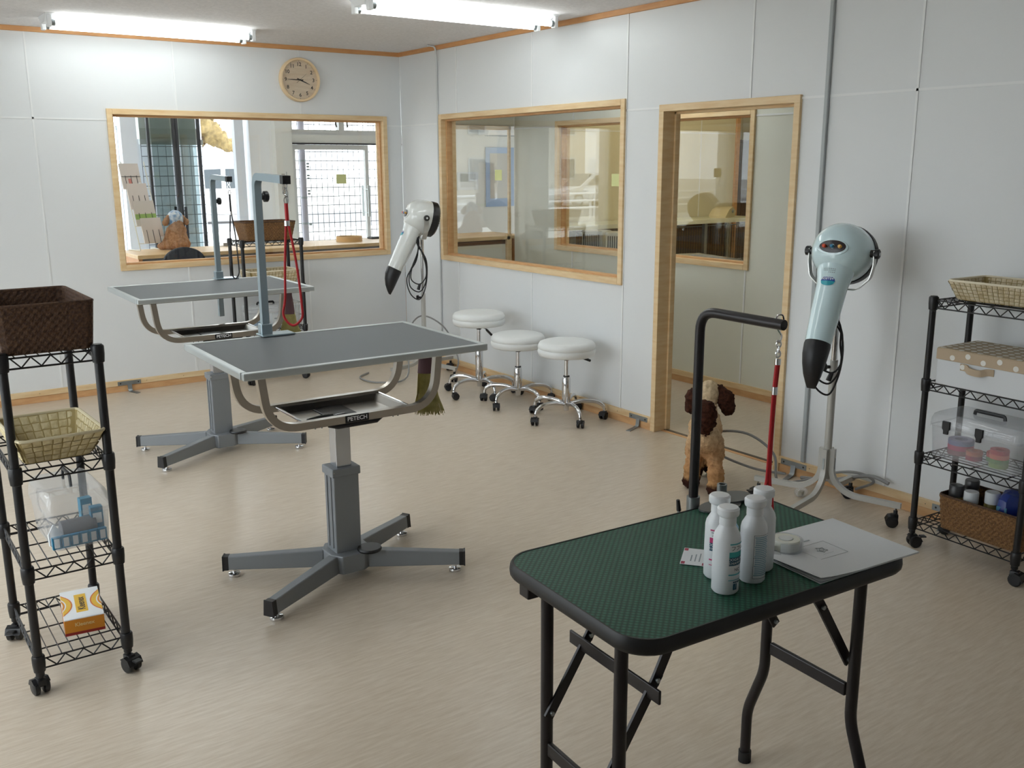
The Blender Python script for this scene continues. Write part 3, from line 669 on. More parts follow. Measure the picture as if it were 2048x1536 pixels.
M['dryer_grey'] = mat('dryer_grey_enamel', 'b6b5b0', 0.4, 0.2); M['satin_bright'] = mat('bracket_steel', 'c9c9c6', 0.3, 0.8)
M['panel_dark'] = mat('dryer_panel_dark', '2c2326', 0.3); M['ink_grey'] = mat('print_grey', '8f9aa0', 0.6)
blue_shell = mat('pale_blue_gloss_plastic', 'd2e9ef', 0.16, coat=0.6); white_shell = mat('pale_grey_gloss_plastic', 'e0e4e3', 0.16, coat=0.6)
CR = Vector((-0.325, -4.385, 0)); CL = Vector((-0.31, -0.815, 0))
stand_dryer(CR, (108, -72, 10, 192), 1.168, 196, 14, blue_shell, 'pale blue hooded dryer on a wheeled stand right of the doorway', 0.70, base_short={2: 0.26})
stand_dryer(CL, (193, 13, 103, -77), 1.172, 165, 14, white_shell, 'grey white hooded dryer on a wheeled stand in the room corner', 0.62, base_short={1: 0.27})
def cord(pts, r, m, name, label=None, parent=None, cat='cable', group=None, n=7):
    o = MB().tube(smoothcurve(pts, n), r, 7).build(name, m, parent)
    if label: tag(o, label, cat, group)
    return o
def hank(c, s, seedn, label):
    """the dryer's own flex gathered in loops beside its pole"""
    rnd = random.Random(seedn); t = thing('power_flex', label, 'cable', c, 0, 'black dryer flexes')
    d = Vector((0.815, -0.58, 0))
    for k in range(3):
        L = s*(0.30+0.05*k); off = 0.012*k; pts = []
        for q, wv in ((0, 0), (0.15, 0.010), (0.35, 0.030+0.012*k), (0.6, 0.042+0.01*k), (0.85, 0.045), (1.0, 0.01), (0.9, -0.040), (0.65, -0.035-0.012*k), (0.4, -0.005), (0.2, 0.012), (0.0, 0.008)):
            pts.append(tuple(d*(wv*s*1.1+rnd.uniform(-0.004, 0.004))+Vector((0.0, 0.008*k+rnd.uniform(-0.004, 0.004), -q*L))))
        MB().tube(smoothcurve(pts, 6), 0.0042, 7).build('flex_loop', M['darkcord'], t)
    MB().tube([(d*0.012+Vector((0, 0, -0.30*s))), (d*0.0+Vector((0, 0.0, -0.335*s)))], [0.010, 0.012], 8).build('plug', M['black'], t)
    return t
hank((-0.405, -4.42, 0.96), 1.0, 3, 'black flex looped beside the pole of the pale blue dryer')
hank((-0.37, -0.85, 1.04), 1.15, 9, 'black flex looped beside the pole of the grey white dryer')
# grey extension cables on the floor
cord([(-0.05, -3.95, 0.012), (-0.13, -3.80, 0.02), (-0.26, -3.66, 0.10), (-0.30, -3.70, 0.21), (-0.25, -3.86, 0.235), (-0.19, -3.98, 0.15), (-0.21, -4.03, 0.03), (-0.12, -4.10, 0.03), (-0.06, -4.25, 0.10), (-0.035, -4.36, 0.12), (-0.04, -4.44, 0.10), (-0.12, -4.40, 0.07)], 0.0065, M['greycord'], 'extension_cable', 'stiff grey cable looped off the floor behind the pale blue dryer')
cord([(-0.055, -4.05, 0.02), (-0.09, -4.25, 0.07), (-0.05, -4.42, 0.125), (-0.045, -4.52, 0.115)], 0.009, M['greycord'], 'extension_lead', 'thick grey lead rising to a free end behind the pale blue dryer stand')
cord([(-0.62, -0.50, 0.008), (-0.75, -0.62, 0.008), (-0.72, -0.85, 0.01), (-0.52, -0.92, 0.04), (-0.40, -0.72, 0.30), (-0.22, -0.62, 0.42), (-0.12, -0.80, 0.34), (-0.10, -0.95, 0.12), (-0.20, -1.02, 0.012)], 0.006, M['greycord'], 'extension_cable', 'grey cable looped around the foot of the grey white dryer stand')
t = thing('plug_bundle', 'small clear bagged plug on the floor behind the pale blue dryer stand', 'plug', (-0.235, -4.19, 0), 20)
MB().ell((0, 0, 0.022), (0.05, 0.03, 0.022), 14, 8).build('bag', M['clear'], t); MB().bb(-0.02, 0.02, -0.01, 0.01, 0.008, 0.026).build('plug_body', mat('brown_plug', '8a7f63', 0.5), t, smooth=0, bevel=0.003)

# ------------------------------------------------------------------ wire racks
def wire_rack(loc, rz, label, cz=(40, 200, 120, 300)):
    t = thing('wire_rack', label, 'rack', loc, rz, 'black four-tier wire racks on casters')
    W, D = 0.2175, 0.125; bm_ = M['black_metal']
    for k, (sx, sy) in enumerate(((-1, -1), (1, -1), (1, 1), (-1, 1))):
        p = MB().cyl((sx*W, sy*D, 0.062), 0.0125, 0.965, 14).cyl((sx*W, sy*D, 1.027), 0.0135, 0.008, 14).build('post', bm_, t)
        for z in (0.105, 0.385, 0.685, 1.01):
            MB().lathe([(0.0128, z-0.030), (0.0165, z-0.028), (0.0185, z-0.004), (0.0185, z+0.018), (0.0165, z+0.022), (0.0128, z+0.022)], 14, T(sx*W, sy*D, 0)).build('shelf_collar', bm_, p)
        c = caster(p, (sx*W, sy*D, 0), cz[k], 1.0, brake=(k % 2 == 0))
    for z in (0.105, 0.385, 0.685, 1.01):
        mb = MB(); zt, zb = z+0.008, z-0.022
        for s in (-1, 1):
            for zz in (zt, zb):
                mb.rod((-W+0.015, s*D, zz), (W-0.015, s*D, zz), 0.0028); mb.rod((s*W, -D+0.015, zz), (s*W, D-0.015, zz), 0.0028)
            for n_, a0, a1, fx in ((7, -W+0.022, W-0.022, True), (4, -D+0.022, D-0.022, False)):
                q = (a1-a0)/n_; pts = []
                for i in range(n_):
                    pts += [(a0+q*i, zt-0.001), (a0+q*(i+0.5), zb+0.001)]
                pts.append((a1, zt-0.001))
                for (u0, w0), (u1, w1) in zip(pts, pts[1:]):
                    mb.rod((u0, s*D, w0), (u1, s*D, w1), 0.0022, 5) if fx else mb.rod((s*W, u0, w0), (s*W, u1, w1), 0.0022, 5)
        for i in range(7):
            y = -D+0.031*(i+1); mb.rod((-W+0.002, y, zt+0.002), (W-0.002, y, zt+0.002), 0.0018, 5)
        for x in (-0.145, 0.0, 0.145): mb.rod((x, -D, zt-0.0015), (x, D, zt-0.0015), 0.0024, 5)
        mb.build('wire_shelf', bm_, t)
    return t
RL = wire_rack((-3.368, -3.775, 0), 90, 'black wire rack on casters standing alone in front, holding the tissue box', (200, 20, 150, 10))
RR = wire_rack((-0.258, -5.072, 0), -93.3, 'black wire rack on casters against the right wall, holding the dotted box', (60, 10, 120, 200))
RF = wire_rack((-1.268, -0.24, 0), 0, 'black wire rack on casters by the back wall behind the grooming tables', (30, 140, 70, 250))

# ------------------------------------------------------------------ baskets
def basket(name, label, loc, rz, b, tp, h, mats, rows, cell, amp, th=0.006, rim_r=0.005, group=None):
    """woven rectangular basket: b, tp half sizes at bottom and rim; checker weave built into the walls"""
    t = thing(name, label, 'basket', loc, rz, group); wall, rim = mats
    def ring(f, off, n, cr):
        hx = b[0]+(tp[0]-b[0])*f+off; hy = b[1]+(tp[1]-b[1])*f+off; pts = []; per = []
        c = cr
        segs = [((hx, -hy+c), (hx, hy-c)), ((hx-c, hy), (-hx+c, hy)), ((-hx, hy-c), (-hx, -hy+c)), ((-hx+c, -hy), (hx-c, -hy))]
        cen = [(hx-c, hy-c), (-hx+c, hy-c), (-hx+c, -hy+c), (hx-c, -hy+c)]
        for i, (p, q) in enumerate(segs):
            m_ = n[i % 2]
            for k in range(m_): pts.append((p[0]+(q[0]-p[0])*k/m_, p[1]+(q[1]-p[1])*k/m_))
            for k in range(2):
                a = PI/2*i+PI/2*(k/2); pts.append((cen[i][0]+c*math.cos(a), cen[i][1]+c*math.sin(a)))
        return pts
    n = (2*max(3, int(2*tp[1]/cell)), 2*max(3, int(2*tp[0]/cell))); R = 2*rows; mb = MB(); rings = []
    cr = min(0.02, b[0]*0.3)
    for j in range(R+1):
        f = j/R; base = ring(f, 0, n, cr); nx = ring(f, 0.01, n, cr); N_ = len(base); pr = []
        for i in range(N_):
            s = 0.0
            if cell < 0.02 and j % 2 == 1 and i % 2 == 1: s = amp if ((i//2+j//2) % 2 == 0) else -amp
            d = (nx[i][0]-base[i][0], nx[i][1]-base[i][1]); l = math.hypot(*d) or 1
            pr.append((base[i][0]+d[0]/l*s, base[i][1]+d[1]/l*s, 0.002+f*(h-0.002)))
        rings.append(pr)
    inn = []
    for j in range(R, -1, -1):
        f = j/R; base = ring(f, -th, n, cr); pr = []
        nx = ring(f, -th+0.01, n, cr)
        for i in range(len(base)):
            s = 0.0
            if cell < 0.02 and j % 2 == 1 and i % 2 == 1: s = amp if ((i//2+j//2) % 2 == 0) else -amp
            d = (nx[i][0]-base[i][0], nx[i][1]-base[i][1]); l = math.hypot(*d) or 1
            pr.append((base[i][0]+d[0]/l*s, base[i][1]+d[1]/l*s, 0.006+f*(h-0.006)))
        inn.append(pr)
    mb.loft(rings+inn); mb.build('woven_body', wall if cell < 0.02 else M['weave_gap'], t, smooth=0)
    if cell > 0.02:
        mb = MB(); xs = [(-b[0], -b[1], -tp[0], -tp[1], 1, 0), (b[0], b[1], tp[0], tp[1], -1, 0), (-b[0], b[1], -tp[0], tp[1], 0, -1), (b[0], -b[1], tp[0], -tp[1], 0, 1)]
        for x0, y0, X0, Y0, dx, dy in xs:
            ln = 2*(b[0] if dx else b[1])-0.016; LN = 2*(tp[0] if dx else tp[1])-0.016; nc = max(3, int(LN/cell)); out = Vector((dy and (-1 if x0 < 0 else 1), dx and (-1 if y0 < 0 else 1), 0))
            out = out/(out.length or 1)
            for side in (1, -1):
                for i in range(nc):
                    for j in range(rows):
                        ov = (i+j) % 2; gx = 0.03 if ov else 0.10; gy = 0.10 if ov else 0.03
                        def P(u, v, o):
                            f = (j+v)/rows; q = (i+u)/nc
                            bx = Vector((x0+dx*(0.008+ln*q), y0+dy*(0.008+ln*q), 0)); tx = Vector((X0+dx*(0.008+LN*q), Y0+dy*(0.008+LN*q), 0))
                            p = bx.lerp(tx, f)+out*(o+0.0012 if side > 0 else -th-o-0.0016); p.z = 0.004+f*(h-0.006); return p
                        e = 0.0004; a = amp if ov else amp*0.55
                        rim_ = [P(gx, gy, e), P(1-gx, gy, e), P(1-gx, 1-gy, e), P(gx, 1-gy, e)]; top = [P(0.3, 0.28, a), P(0.7, 0.28, a), P(0.7, 0.72, a), P(0.3, 0.72, a)]
                        mb.add(rim_+top, [(0, 1, 5, 4), (1, 2, 6, 5), (2, 3, 7, 6), (3, 0, 4, 7), (4, 5, 6, 7)])
        mb.build('weave', wall, t, smooth=0, kind='stuff')
    MB().tube([(p[0], p[1], h) for p in ring(1, -th/2, (2, 2), cr)], rim_r, 7, closed=True).build('rim', rim, t)
    return t
M['weave_gap'] = mat('woven_paper_gaps', 'a4915f', 0.8)
seag = mat('dark_seagrass', '5a3f2a', 0.8, bump=0.5, scale=150, c2='39251a'); seag_l = mat('brown_seagrass', '86623a', 0.8, bump=0.5, scale=150, c2='5a3d22')
cream = mat('cream_woven_paper', 'd8cba4', 0.7, scale=45, c2='c2b183'); cream2 = mat('pale_woven_paper', 'ded2b6', 0.7, scale=30, stretch=(1, 1, 1.3), c2='c5b28c')
basket('seagrass_basket', 'dark brown seagrass basket on top of the front left wire rack', (-3.37, -3.80, 1.0215), 0, (0.122, 0.185), (0.131, 0.205), 0.14, (seag, seag), 12, 0.012, 0.0016)
basket('woven_basket', 'cream woven basket on the second shelf of the front left wire rack', (-3.37, -3.86, 0.6965), 2, (0.092, 0.085), (0.120, 0.165), 0.088, (cream, mat('cream_rim', 'cbbf9e', 0.7)), 4, 0.026, 0.0028)
basket('woven_basket', 'pale woven basket on top of the right hand wire rack', (-0.232, -5.07, 1.0215), -93.3, (0.16, 0.095), (0.185, 0.125), 0.075, (cream2, mat('pale_rim', 'e6dcc4', 0.7)), 5, 0.022, 0.0025)
basket('seagrass_basket', 'brown seagrass basket of spray cans on the bottom shelf of the right wire rack', (-0.275, -5.125, 0.1165), -93.3, (0.165, 0.10), (0.175, 0.112), 0.14, (seag_l, seag), 12, 0.012, 0.0016)
basket('seagrass_basket', 'brown seagrass basket on top of the far wire rack, below the inner window', (-1.27, -0.25, 1.0215), 0, (0.165, 0.10), (0.19, 0.125), 0.13, (seag_l, seag), 11, 0.012, 0.0016)
basket('woven_basket', 'pale woven basket on the second shelf of the far wire rack', (-1.255, -0.25, 0.6965), 0, (0.16, 0.09), (0.185, 0.12), 0.11, (cream2, mat('pale_rim_b', 'e6dcc4', 0.7)), 5, 0.024, 0.0028)

# ------------------------------------------------------------------ things on the racks
def rr(hx, hy, c, n=4):
    out = []
    for i, (sx, sy) in enumerate(((1, 1), (-1, 1), (-1, -1), (1, -1))):
        for k in range(n+1):
            a = PI/2*i+PI/2*k/n; out.append((sx*(hx-c)+c*math.cos(a), sy*(hy-c)+c*math.sin(a)))
    return out
def clear_case(label, loc, rz, hx, hy, hb, hl, latches, hm, latch_side=-1):
    hrot = rot('Z', 90) if hm else Matrix()
    t = thing('clear_case', label, 'box', loc, rz)
    R = lambda k, z, c=0.02: [(x, y, z) for x, y in rr(hx+k, hy+k, c)]
    MB().loft([R(-0.012, 0.0), R(-0.008, 0.004), R(0.0, hb)], None, False).add(R(-0.012, 0.001), [tuple(range(20))]).build('case_body', M['clear'], t, smooth=40)
    MB().loft([R(0.004, hb-0.008), R(0.004, hb+0.004)], None, False).build('case_lip', M['clear'], t, smooth=40)
    MB().loft([R(0.004, hb+0.004), R(0.002, hb+hl*0.5), R(-0.004, hb+hl*0.85), R(-0.014, hb+hl)], None, False).add(R(-0.014, hb+hl), [tuple(range(20))]).build('case_lid', M['clear'], t, smooth=40)
    z = hb+hl
    MB().tube(fillet([(-0.05, 0, z-0.004), (-0.045, 0, z+0.034), (0.045, 0, z+0.034), (0.05, 0, z-0.004)] if hm else [(-0.062, 0, z-0.002), (-0.06, 0, z+0.014), (0.06, 0, z+0.014), (0.062, 0, z-0.002)], 0.012), 0.0075, 8, asp=0.6, m=hrot).build('handle', M['black'], t)
    for q in latches:
        l = MB().prism([(-0.016, 0.03), (0.016, 0.03), (0.016, 0.0), (0.010, -0.008), (0.010, -0.022), (-0.010, -0.022), (-0.010, -0.008), (-0.016, 0.0)], -0.001, 0.009, frame((q, latch_side*(hy+0.004), hb-0.004), (1, 0, 0), (0, 0, 1))).build('latch', M['black'], t, smooth=0, bevel=0.002)
    return t
# front left rack
clear_case('clear plastic carry case of blue packets on the front left wire rack', (-3.325, -3.765, 0.3965), 2, 0.088, 0.14, 0.118, 0.058, (), True)
blue = mat('blue_printed_card', '2f83a8', 0.5); whitec = mat('white_card', 'e6ebec', 0.6)
for i in range(6):
    p = thing('card_packet', ('leftmost of the', 'second from left of the', 'third from left of the', 'third from right of the', 'second from right of the', 'rightmost of the')[i]+' six blue packets along the front of the clear carry case', 'packet', (-3.392+0.0265*i, -3.885+0.001*i, 0.402), 2, 'blue packets in the carry case')
    MB().bb(-0.0125, 0.0125, -0.006, 0.006, 0, 0.038).build('packet_body', blue, p, smooth=0)
    MB().bb(-0.0075, 0.0075, -0.0066, -0.006, 0.005, 0.033).build('packet_face', whitec, p, smooth=0)
p = thing('paper_cone', 'folded white paper cone leaning in the clear carry case', 'paper', (-3.385, -3.845, 0.402), 10)
MB().prism([(-0.022, 0), (0.022, 0), (0.02, 0.035), (0.0, 0.062), (-0.02, 0.035)], -0.004, 0.004, frame((0, 0, 0.0), (1, 0, 0), (0, 0.3, 1))).build('folded_sheet', whitec, p, smooth=0)
p = thing('clipper_pouch', 'grey rolled pouch lying across the clear carry case', 'pouch', (-3.318, -3.83, 0.402), 2)
MB().tube([(-0.05, 0, 0.034), (0.05, 0, 0.034)], 0.033, 16).build('pouch_roll', mat('grey_pouch', '6d7078', 0.6, bump=0.3, scale=60), p); MB().bb(-0.05, 0.05, -0.034, 0.034, 0.0, 0.005).build('pouch_base', mat('grey_pouch_b', '77777d', 0.6), p, smooth=0)
for i, (x, y, hh, c) in enumerate(((-3.262, -3.83, 0.095, '2a7c9e'), (-3.275, -3.74, 0.10, '3a8fb0'))):
    p = thing('small_carton', ('tall teal carton at the right front of the clear carry case', 'teal carton at the right rear of the clear carry case')[i], 'carton', (x, y, 0.402), 6*i, 'cartons in the carry case')
    MB().bb(-0.018, 0.018, -0.014, 0.014, 0, hh).build('carton_body', mat('carton_'+c, c, 0.5), p, smooth=0, bevel=0.001); MB().bb(-0.013, 0.013, -0.0146, -0.014, hh*0.45, hh*0.8).build('carton_label', whitec, p, smooth=0)
t = thing('tissue_box', 'white and orange tissue box on the lowest shelf of the front left rack', 'box', (-3.327, -3.79, 0.1165), -7.5)
orange = mat('orange_card', 'd88a26', 0.5); yel = mat('yellow_card', 'e7b83a', 0.5); wc = mat('glossy_white_card', 'eef0f1', 0.3); dred = mat('red_card', '9c2a22', 0.5)
MB().bb(-0.057, 0.057, -0.113, 0.113, 0, 0.051).build('box_sides', orange, t, smooth=0); MB().bb(-0.0575, 0.0575, -0.1135, 0.1135, 0.0505, 0.054).build('box_top', wc, t, smooth=0, bevel=0.001)
MB().bb(-0.0574, 0.0574, -0.1134, 0.1134, 0.0, 0.009).build('base_band', dred, t, smooth=0)
MB().bb(-0.018, 0.016, -0.07, 0.07, 0.054, 0.0545).build('top_label', yel, t, smooth=0)
for s in (-1, 1):
    for r0, r1, mm in ((0.096, 0.092, mat('orange_arc', 'd9702c', 0.5)), (0.092, 0.078, yel), (0.074, 0.068, orange)):
        mb = MB(); q = []
        for k in range(15):
            a = math.radians(-58+116*k/14); q.append((s*(0.122-r0*math.cos(a)), r0*1.15*math.sin(a)))
        for k in range(14, -1, -1):
            a = math.radians(-58+116*k/14); q.append((s*(0.122-r1*math.cos(a)), r1*1.15*math.sin(a)))
        q = [(max(-0.057, min(0.057, x)), max(-0.113, min(0.113, y))) for x, y in q]
        for k in range(14): mb.add([(*q[k], 0.0543), (*q[k+1], 0.0543), (*q[28-k], 0.0543), (*q[29-k], 0.0543)], [(0, 1, 2, 3)])
        mb.build('printed_arc', mm, t, smooth=0)
text('Kleenex', 0.03, mat('dark_ink', '32302c', 0.6), t, frame((0.0, -0.005, 0.0547), (0, 1, 0), (-1, 0, 0)), ext=0.0001, bold=0.0006)
text('Kleenex', 0.017, mat('cream_ink', 'e7c583', 0.6), t, frame((0, -0.1136, 0.033), (1, 0, 0), (0, 0, 1)), ext=0.0001, bold=0.0004)
p = thing('nail_clipper', 'black ringed nail clipper lying in the cream basket of the front left rack', 'clipper', (-3.42, -3.935, 0.703), 20)
for s in (-1, 1): MB().tube([(s*0.016+0.013*math.cos(a), 0.005+0.019*math.sin(a), 0.03+0.012*math.sin(a)) for a in [2*PI*k/14 for k in range(14)]], 0.0035, 7, closed=True).build('handle_ring', M['black'], p)
MB().tube([(0, 0.012, 0.025), (0, 0.06, 0.008)], [0.006, 0.003], 6).build('jaws', M['steel'], p)
# right rack (local frame: x along the rack, y towards the room is negative)
RRm = T(-0.258, -5.072, 0) @ rot('Z', -93.3)
def onrack(x, y, z): return RRm @ Vector((x, y, z))
t = thing('dotted_box', 'beige polka dot storage box with white front on the right wire rack', 'box', onrack(0.03, 0.0, 0.6965), -93.3)
beige = mat('beige_cotton', 'b9a68e', 0.85, bump=0.15, scale=300); beige2 = mat('beige_cotton_lid', 'b3a48c', 0.85, bump=0.15, scale=300); dotm = mat('white_dot', 'e6e5e0', 0.8)
MB().bb(-0.205, 0.205, -0.13, 0.125, 0, 0.112).build('box_body', mat('white_canvas', 'd8dce0', 0.7), t, smooth=0, bevel=0.003)
lid = MB().bb(-0.209, 0.209, -0.134, 0.129, 0.098, 0.142).build('lid', beige, t, smooth=0, bevel=0.003)
MB().bb(-0.206, 0.206, -0.131, 0.126, 0.142, 0.144).build('lid_top', beige2, lid, smooth=0)
for i in range(11):
    for j in range(7):
        x = -0.19+i*0.038; y = -0.12+j*0.038+(0.019 if i % 2 else 0)
        if y > 0.12: continue
        MB().cyl((x, y, 0.1438), 0.0105, 0.0006, 12).build('dot', dotm, lid)
for i in range(7):
    MB().lathe([(0.001, 0), (0.0105, 0), (0.0105, 0.0006), (0.001, 0.0006)], 14, frame((-0.14+i*0.063, -0.134, 0.122+(0.004 if i % 2 else -0.010)), (1, 0, 0), (0, 0, 1))).build('dot', dotm, lid)
hd = MB().tube(smoothcurve([(-0.105, -0.131, 0.082), (-0.08, -0.134, 0.082), (-0.06, -0.145, 0.075), (-0.02, -0.147, 0.073), (0.005, -0.135, 0.08), (0.03, -0.131, 0.081)]), 0.013, sq=True, asp=0.16, up=(0, 0, 1)).build('strap_handle', beige, t, smooth=40)
MB().cyl((0, 0, 0), 0.010, 0.0012, 14, frame((-0.095, -0.1335, 0.083), (1, 0, 0), (0, 0, 1))).build('dot', dotm, hd)
clear_case('clear case with two black latches and tape rolls on the right wire rack', onrack(-0.012, -0.005, 0.3965), -93.3, 0.182, 0.105, 0.13, 0.05, (-0.105, 0.032), False)
def roll(label, x, y, z, r, h, cols, g='tape rolls in the latched clear case'):
    p = thing('tape_roll', label, 'tape', onrack(x-0.022, y, z), -93.3, g)
    for k, c in enumerate(cols):
        z0 = h/len(cols)*k; z1 = h/len(cols)*(k+1)
        MB().lathe([(r*0.5, z0), (r, z0), (r+0.0006, (z0+z1)/2), (r, z1), (r*0.5, z1), (r*0.5, z0)], 22, cap=False).build('tape_layer', mat('tape_'+c, c, 0.5, var=0.15, scale=120), p)
roll('wide violet pink tape roll at the left end of the latched clear case', -0.10, 0.0, 0.402, 0.048, 0.06, ('8a5560', 'b23a63', '6f6f9a'))
roll('pink tape roll beside the wide violet roll in the latched clear case', -0.022, -0.03, 0.402, 0.03, 0.036, ('a3314c', 'c06a52'))
roll('red and green tape roll in the middle of the latched clear case', 0.035, 0.02, 0.402, 0.032, 0.036, ('5f8a55', 'b8473f'))
roll('stacked red over green tape roll under the right latch of the clear case', 0.085, -0.04, 0.402, 0.034, 0.07, ('7d9a52', '6c8f4e', 'd06a54', 'b9373f'))
def can(label, x, y, capm, bodyc, z=0.124, r=0.0285, h=0.135, ch=0.045):
    p = thing('spray_can', label, 'can', onrack(x, y, z), -93.3, 'spray cans in the brown basket')
    MB().lathe([(0.001, 0), (r, 0), (r, h-0.012), (r-0.004, h), (0.001, h)], 22).build('can_body', mat('can_body_'+bodyc, bodyc, 0.35), p)
    MB().lathe([(0.001, h), (r-0.001, h), (r-0.001, h+ch-0.004), (r-0.004, h+ch), (0.001, h+ch)], 22).build('cap', capm, p)
cap_d = mat('smoke_cap', '3a3a3c', 0.35); cap_w = mat('white_cap', 'c9cdd0', 0.4)
can('spray can with a smoke black cap, front left of the brown basket', -0.085, -0.058, cap_d, '94884a', h=0.122)
can('spray can with a smoke black cap behind the others in the brown basket', -0.075, 0.03, cap_d, '777a80', h=0.14, ch=0.035)
can('spray can with a white cap nearest the smoke black one in the brown basket', -0.018, -0.062, cap_w, '8a7a35', h=0.115)
can('second white capped spray can, beside the blue bag in the brown basket', 0.052, -0.035, cap_w, '6f6430', h=0.128)
p = thing('blue_bag', 'dark blue plastic bag stuffed into the brown basket of the right rack', 'bag', onrack(0.118, 0.0, 0.124), -93.3)
mb = MB(); rnd = random.Random(4)
for k, (z, a, b_) in enumerate(((0, 0.035, 0.075), (0.06, 0.042, 0.088), (0.12, 0.044, 0.09), (0.16, 0.04, 0.08), (0.185, 0.03, 0.06), (0.19, 0.012, 0.03))):
    if k == 0: rings = []
    rings.append([(a*math.cos(q)*(1+rnd.uniform(-.08, .08)), b_*math.sin(q)*(1+rnd.uniform(-.08, .08)), z+(rnd.uniform(-.006, .006) if k else 0)) for q in [2*PI*i/16 for i in range(16)]])
mb.loft(rings).build('bag_film', mat('blue_film', '16307f', 0.3), p, smooth=25); MB().bb(-0.02, 0.02, -0.082, -0.078, 0.09, 0.14).build('bag_label', mat('label_teal', '4c7fa0', 0.5), p, smooth=0)
p = thing('hair_brush', 'black brush handle sticking out of the pale basket on the right rack', 'brush', onrack(0.13, 0.0, 1.03), -60)
MB().tube([(-0.03, 0, 0.02), (0.02, 0, 0.05), (0.07, 0, 0.068)], [0.012, 0.012, 0.007], 8).build('brush_handle', M['black'], p); MB().bb(-0.08, -0.02, -0.015, 0.015, 0.002, 0.028).build('brush_head', M['black'], p, smooth=0, bevel=0.006)
# far rack
clear_case('clear case on the third shelf of the far wire rack', (-1.30, -0.25, 0.3965), 0, 0.15, 0.09, 0.12, 0.045, (0.09,), False)
p = thing('blue_cloth', 'light blue folded cloth in the clear case of the far rack', 'cloth', (-1.37, -0.26, 0.402), 8)
MB().bb(-0.05, 0.05, -0.05, 0.05, 0, 0.03).bb(-0.045, 0.048, -0.048, 0.046, 0.03, 0.05).build('folded_cloth', mat('light_blue_cloth', '8fb4d2', 0.9, bump=0.3, scale=40), p, smooth=0, bevel=0.008); MB().bb(-0.049, 0.049, -0.052, -0.05, 0.012, 0.018).build('hem', whitec, p, smooth=0)
p = thing('white_carton', 'white carton with dark print in the clear case of the far rack', 'carton', (-1.235, -0.27, 0.402), -4)
MB().bb(-0.035, 0.035, -0.03, 0.03, 0, 0.09).build('carton_body', whitec, p, smooth=0, bevel=0.001); MB().bb(-0.02, 0.01, -0.0306, -0.03, 0.05, 0.06).build('carton_print', M['ink_grey'], p, smooth=0)
p = thing('wire_bin', 'chrome wire bin holding a clear bag at the end of the far rack', 'bin', (-1.105, -0.27, 0.3965), 0)
mb = MB()
for i in range(5): mb.rod((-0.04+0.02*i, -0.06, 0), (-0.045+0.0225*i, -0.07, 0.17), 0.0013, 5); mb.rod((-0.04+0.02*i, 0.06, 0), (-0.045+0.0225*i, 0.07, 0.17), 0.0013, 5)
for z in (0.002, 0.08, 0.17): mb.tube([(sx*(0.04+z*0.03), sy*(0.06+z*0.06), z) for sx, sy in ((-1, -1), (1, -1), (1, 1), (-1, 1))], 0.0018, 5, closed=True)
mb.build('wire_cage', M['chrome'], p); MB().loft([[(sx*(0.034+z*0.03), sy*(0.05+z*0.06), z) for sx, sy in ((-1, -1), (1, -1), (1, 1), (-1, 1))] for z in (0.004, 0.15)]).build('clear_bag', M['clear'], p, smooth=0)

# ------------------------------------------------------------------ green folding table in front
GT = Vector((-2.388, -5.583, 0)); GR = -3.6; GH = 0.712
def green_mat():
    m = mat('green_ribbed_mat', '1f5a41', 0.6); nt = m.node_tree; b = nt.nodes['Principled BSDF']
    tc = N(m, 'ShaderNodeTexCoord'); mp = N(m, 'ShaderNodeMapping'); mp.inputs['Scale'].default_value = (95, 95, 95); mp.inputs['Rotation'].default_value = (0, 0, math.radians(45))
    vo = N(m, 'ShaderNodeTexVoronoi'); vo.inputs['Scale'].default_value = 1.0; vo.inputs['Randomness'].default_value = 0.0; vo.voronoi_dimensions = '2D'
    rp = N(m, 'ShaderNodeValToRGB'); rp.color_ramp.elements[0].position = 0.15; rp.color_ramp.elements[1].position = 0.5
    rp.color_ramp.elements[0].color = (*lin('2d6a55'), 1); rp.color_ramp.elements[1].color = (*lin('164232'), 1)
    nt.links.new(tc.outputs['Object'], mp.inputs[0]); nt.links.new(mp.outputs[0], vo.inputs['Vector']); nt.links.new(vo.outputs['Distance'], rp.inputs[0]); nt.links.new(rp.outputs[0], b.inputs['Base Color'])
    bp = N(m, 'ShaderNodeBump'); bp.invert = True; bp.inputs['Strength'].default_value = 0.6; bp.inputs['Distance'].default_value = 0.0015
    nt.links.new(vo.outputs['Distance'], bp.inputs['Height']); nt.links.new(bp.outputs[0], b.inputs['Normal'])
    return m
M['green'] = green_mat(); M['dark_tube'] = mat('dark_bronze_tube', '262223', 0.38, 0.3)
g = thing('folding_table', 'green topped folding grooming table with black rim in the foreground', 'table', GT, GR)
L, W = 0.382, 0.235
MB().prism(rr(L-0.004, W-0.004, 0.066, 8), GH-0.02, GH).build('table_mat', M['green'], g, smooth=0)
rp_ = rr(L, W, 0.07, 8)
MB().loft([[(x*k, y*k2, z) for x, y in rp_] for k, k2, z in ((0.975, 0.96, GH-0.031), (0.996, 0.993, GH-0.031), (1.006, 1.01, GH-0.025), (1.008, 1.013, GH-0.017), (1.005, 1.008, GH-0.005), (0.996, 0.993, GH+0.0015), (0.988, 0.98, GH+0.001), (0.988, 0.98, GH-0.02))], None, False)  .build('rim', mat('black_edge_rubber', '0d0d0e', 0.5), g, smooth=50)
MB().prism(rr(L-0.006, W-0.006, 0.066, 8), GH-0.030, GH-0.02).build('table_board', mat('dark_board', '241f1c', 0.7), g, smooth=0)
tb = M['dark_tube']; zt = GH-0.030; r = 0.0135
